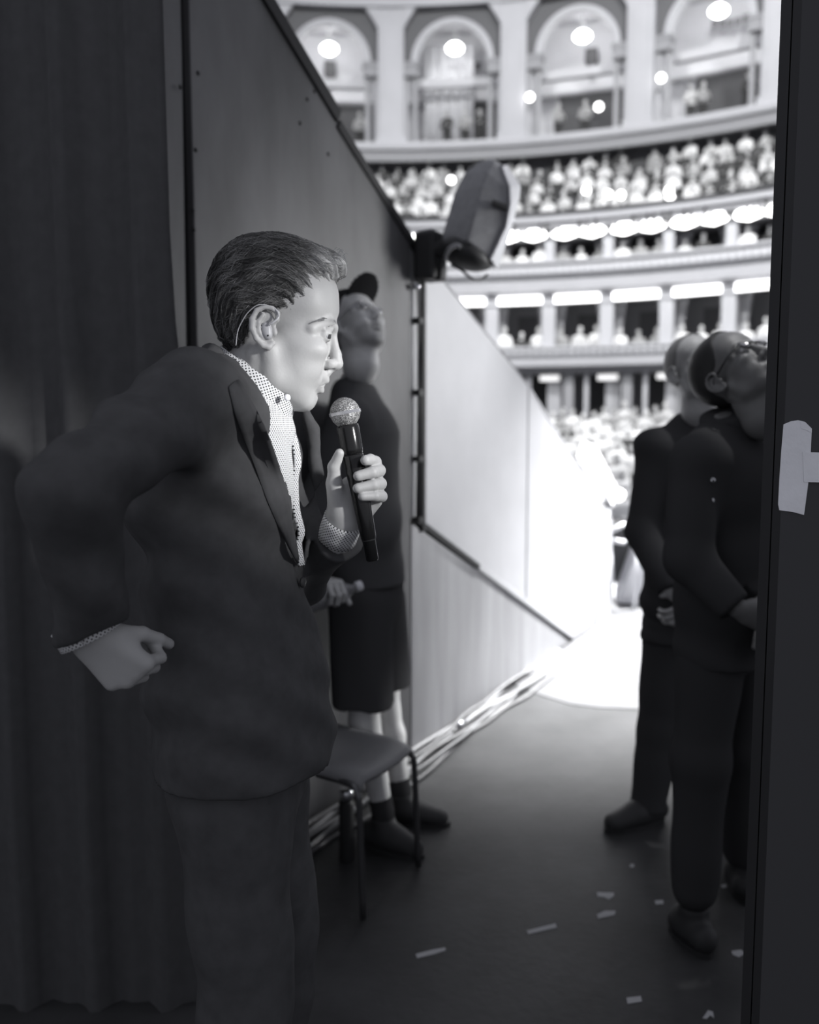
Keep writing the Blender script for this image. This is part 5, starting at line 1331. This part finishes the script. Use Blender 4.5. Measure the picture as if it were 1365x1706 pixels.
# ================================================================== generic standing figure in dark clothes
def suited(name, label, HMx, Y, J, head_scale=1.0, skin=0.42, hair_tone=0.4, hairkw=None, m=M_suit2, lips=0.28, stub=0.0, hem=None, chest=(.13, 1.45), spine_=None, hands=None, toes=None):
    r = empty(name, (J['pel'][0], J['pel'][1], 0), label, 'person')
    parts = [(mapv(LV, HMx), LF)]; tones = [head_tone(LV, skin, skin * 0.65, skin * 0.4, stub)]
    for hh in hands or []:
        hv, hf = hand(*hh[0], **hh[1]); parts.append((hv, hf)); tones.append(np.full(len(hv), skin))
    lo = np.min([v for v in J.values()], 0) - 0.25; hi = np.max([v for v in J.values()], 0) + 0.2; lo[2] = 0.05
    F = Field(lo, hi, 0.012); Lx = nrm(J['sL'] - J['sR'])
    F.chain([J['neck'], J['chest'], J['pel']], [.05, .10, .10], .04, L=Lx, sl_=1.35); F.cap(J['sR'], J['sL'], .05, .05, .04)
    for s in 'RL':
        F.chain([J['s' + s], J['e' + s], J['w' + s]], [.045, .04, .028], .02); F.chain([J['h' + s], J['k' + s], J['a' + s]], [.085, .055, .038], .03)
    bv, bf = F.nets(); parts.append((bv, bf)); tones.append(np.full(len(bv), skin))
    V, Fc = fjoin(parts); link('body', np_mesh('body', V, Fc, np.concatenate(tones)), M_skin, r)
    F = Field(lo, hi, 0.008); d0, sl0 = chest
    mid = (J['chest'] + J['pel']) / 2
    hemp = np.array([J['pel'][0], J['pel'][1], hem])
    F.chain([J['neck'] - (0, 0, .02), J['chest'] + (J['neck'] - J['chest']) * .35, J['chest'], mid, J['pel'], hemp], [.07, d0 * .92, d0, d0 * .95, d0 * 1.03, d0 * 1.08], .05, L=Lx, sl_=sl0)
    for s in 'RL':
        F.cap(J['s' + s], J['neck'] - (0, 0, .03), .068, .06, .05)
        F.chain([J['s' + s], J['e' + s], J['w' + s]], [.072, .060, .046], .025)
        cutplane(F, J['w' + s] + nrm(J['w' + s] - J['e' + s]) * .0, J['w' + s] - J['e' + s], .075)
    F.cap(J['neck'] + (0, 0, .02), J['neck'] + (0, 0, .12), .068, .075, .006, 'sub')
    F.disp(lambda X, Y, Z: 0.005 * np.sin(28 * (Z + .5 * X) + 3 * np.sin(8 * Z)))
    F.clip(2, hem); v_, f_ = F.nets(); jk = link('jacket', np_mesh('jacket', v_, f_), m, r)
    F = Field(lo, hi, 0.009); F.cap(J['pel'], (J['hR'] + J['hL']) / 2, .125, .12, .03, L=Lx, sl_=1.3)
    for s in 'RL': F.chain([J['h' + s], J['k' + s], J['a' + s] - (0, 0, .03)], [.098, .078, .066], .03)
    F.disp(lambda X, Y, Z: 0.0025 * np.sin(24 * Z + 6 * X)); F.clip(2, 0.05); v_, f_ = F.nets(); link('trousers', np_mesh('trousers', v_, f_), m, r)
    for s in 'RL': shoe(r, J['a' + s], toes[s])
    q = MB(); ax = nrm(J['hd'] - J['neck']); q.lathe([(-0.09, .095), (-0.05, .084), (0.0, .074), (0.028, .069), (0.032, .064)], J['neck'] + ax * .015, ax, 24)
    q.obj('shirt_collar', mat('white_shirt_cotton', 0.6, rough=0.9) if skin > 0.2 else m, r, True)
    eyes(r, HMx, (1, 0, 0), None if skin > 0.2 else mat('matt_eye_white', 0.4))  # matt eye white where the skin tone is dark
    if hairkw is not None:
        Fx = hair_field(4.0, False, **hairkw); a_, b_ = Fx.nets(); link('hair', np_mesh('hair', mapv(a_, HMx), b_, np.full(len(a_), hair_tone)), M_hair, r)
    return r, jk
BM = pose(P(1157, 628, 3.28), 38, -78, 2, scale=0.00104)
J = dict(neck=P(1168, 705, 3.30), chest=P(1165, 810, 3.32), pel=P(1158, 985, 3.32), sR=P(1092, 745, 3.28), sL=P(1240, 745, 3.38), eR=P(1072, 885, 3.24), eL=P(1262, 885, 3.30), wR=P(1117, 985, 3.08), wL=P(1172, 990, 3.10),
         hR=P(1115, 1040, 3.30), hL=P(1195, 1040, 3.36), kR=P(1098, 1215, 3.27), kL=P(1196, 1215, 3.38), aR=P(1078, 1345, 3.24), aL=P(1192, 1340, 3.40), hd=P(1150, 640, 3.29))
hands = [((J['wR'] + np.array([.02, -.02, -.01]), (0.75, -0.45, -0.35), (0.3, 0.9, 0.1), (0.2, -0.3, 0.9)), dict(curl=(.6, .8, .5), vx=.004)),
         ((J['wL'] + np.array([-.02, -.03, -.02]), (-0.75, -0.3, -0.45), (0.1, 0.9, 0.2), (0, -0.3, 0.9)), dict(curl=(.6, .8, .5), vx=.004))]
bm_, bj = suited('person', 'grey-haired person in dark suit and white collar, hands clasped, looking up', BM, 3.28, J, hair_tone=0.20, hairkw=dict(grow=-1.5), hem=P(0, 1066, 3.3)[2], hands=hands, toes=dict(R=floorpt(1006, 1388), L=J['aL'] + np.array([-0.1, -0.19, 0])), skin=0.40)
FM = pose(P(1230, 637, 2.48), 62, -76, 16, scale=0.00102)
J = dict(neck=P(1212, 715, 2.50), chest=P(1212, 820, 2.52), pel=P(1212, 1010, 2.55), sR=P(1160, 775, 2.40), sL=P(1262, 775, 2.66), eR=P(1150, 930, 2.36), eL=P(1290, 930, 2.62), wR=P(1225, 1010, 2.28), wL=P(1275, 1010, 2.40),
         hR=P(1187, 1060, 2.50), hL=P(1232, 1060, 2.66), kR=P(1168, 1265, 2.47), kL=P(1228, 1245, 2.70), aR=P(1158, 1462, 2.46), aL=P(1240, 1400, 2.74), hd=P(1203, 650, 2.47))
hands = [((J['wR'] + np.array([.02, -.01, -.01]), (0.8, 0.1, -0.3), (0.3, 0.9, 0.1), (0.2, -0.3, 0.9)), dict(curl=(.6, .8, .5), vx=.005)), ((J['wL'], (0.3, -0.4, -0.8), (-0.6, 0.5, 0.1), (0, -0.6, 0.5)), dict(curl=(.6, .8, .5), vx=.005))]
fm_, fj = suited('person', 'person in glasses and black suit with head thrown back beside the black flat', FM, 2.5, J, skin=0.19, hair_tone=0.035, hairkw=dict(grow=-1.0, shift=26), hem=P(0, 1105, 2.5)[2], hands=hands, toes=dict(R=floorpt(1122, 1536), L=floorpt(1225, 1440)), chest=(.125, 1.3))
glasses(fm_, FM, 19, 12)
for px, py in ((1187, 800), (1185, 834)):
    q = MB(); q.lathe([(0, .008), (.004, .008), (.006, .003)], P(px, py, 2.335), (-.2, -1, .1), 10); q.obj('button', M_chrome, fj, True)
# white pocket paper of the suited person behind
q = MB(); q.prism([P(1157, 815, 3.09), P(1163, 818, 3.09), P(1164, 850, 3.09), P(1161, 880, 3.09), P(1158, 860, 3.09)], (0, .01, 0)); recalc(q.obj('tie', mat('pale_tie', 0.5), bm_))
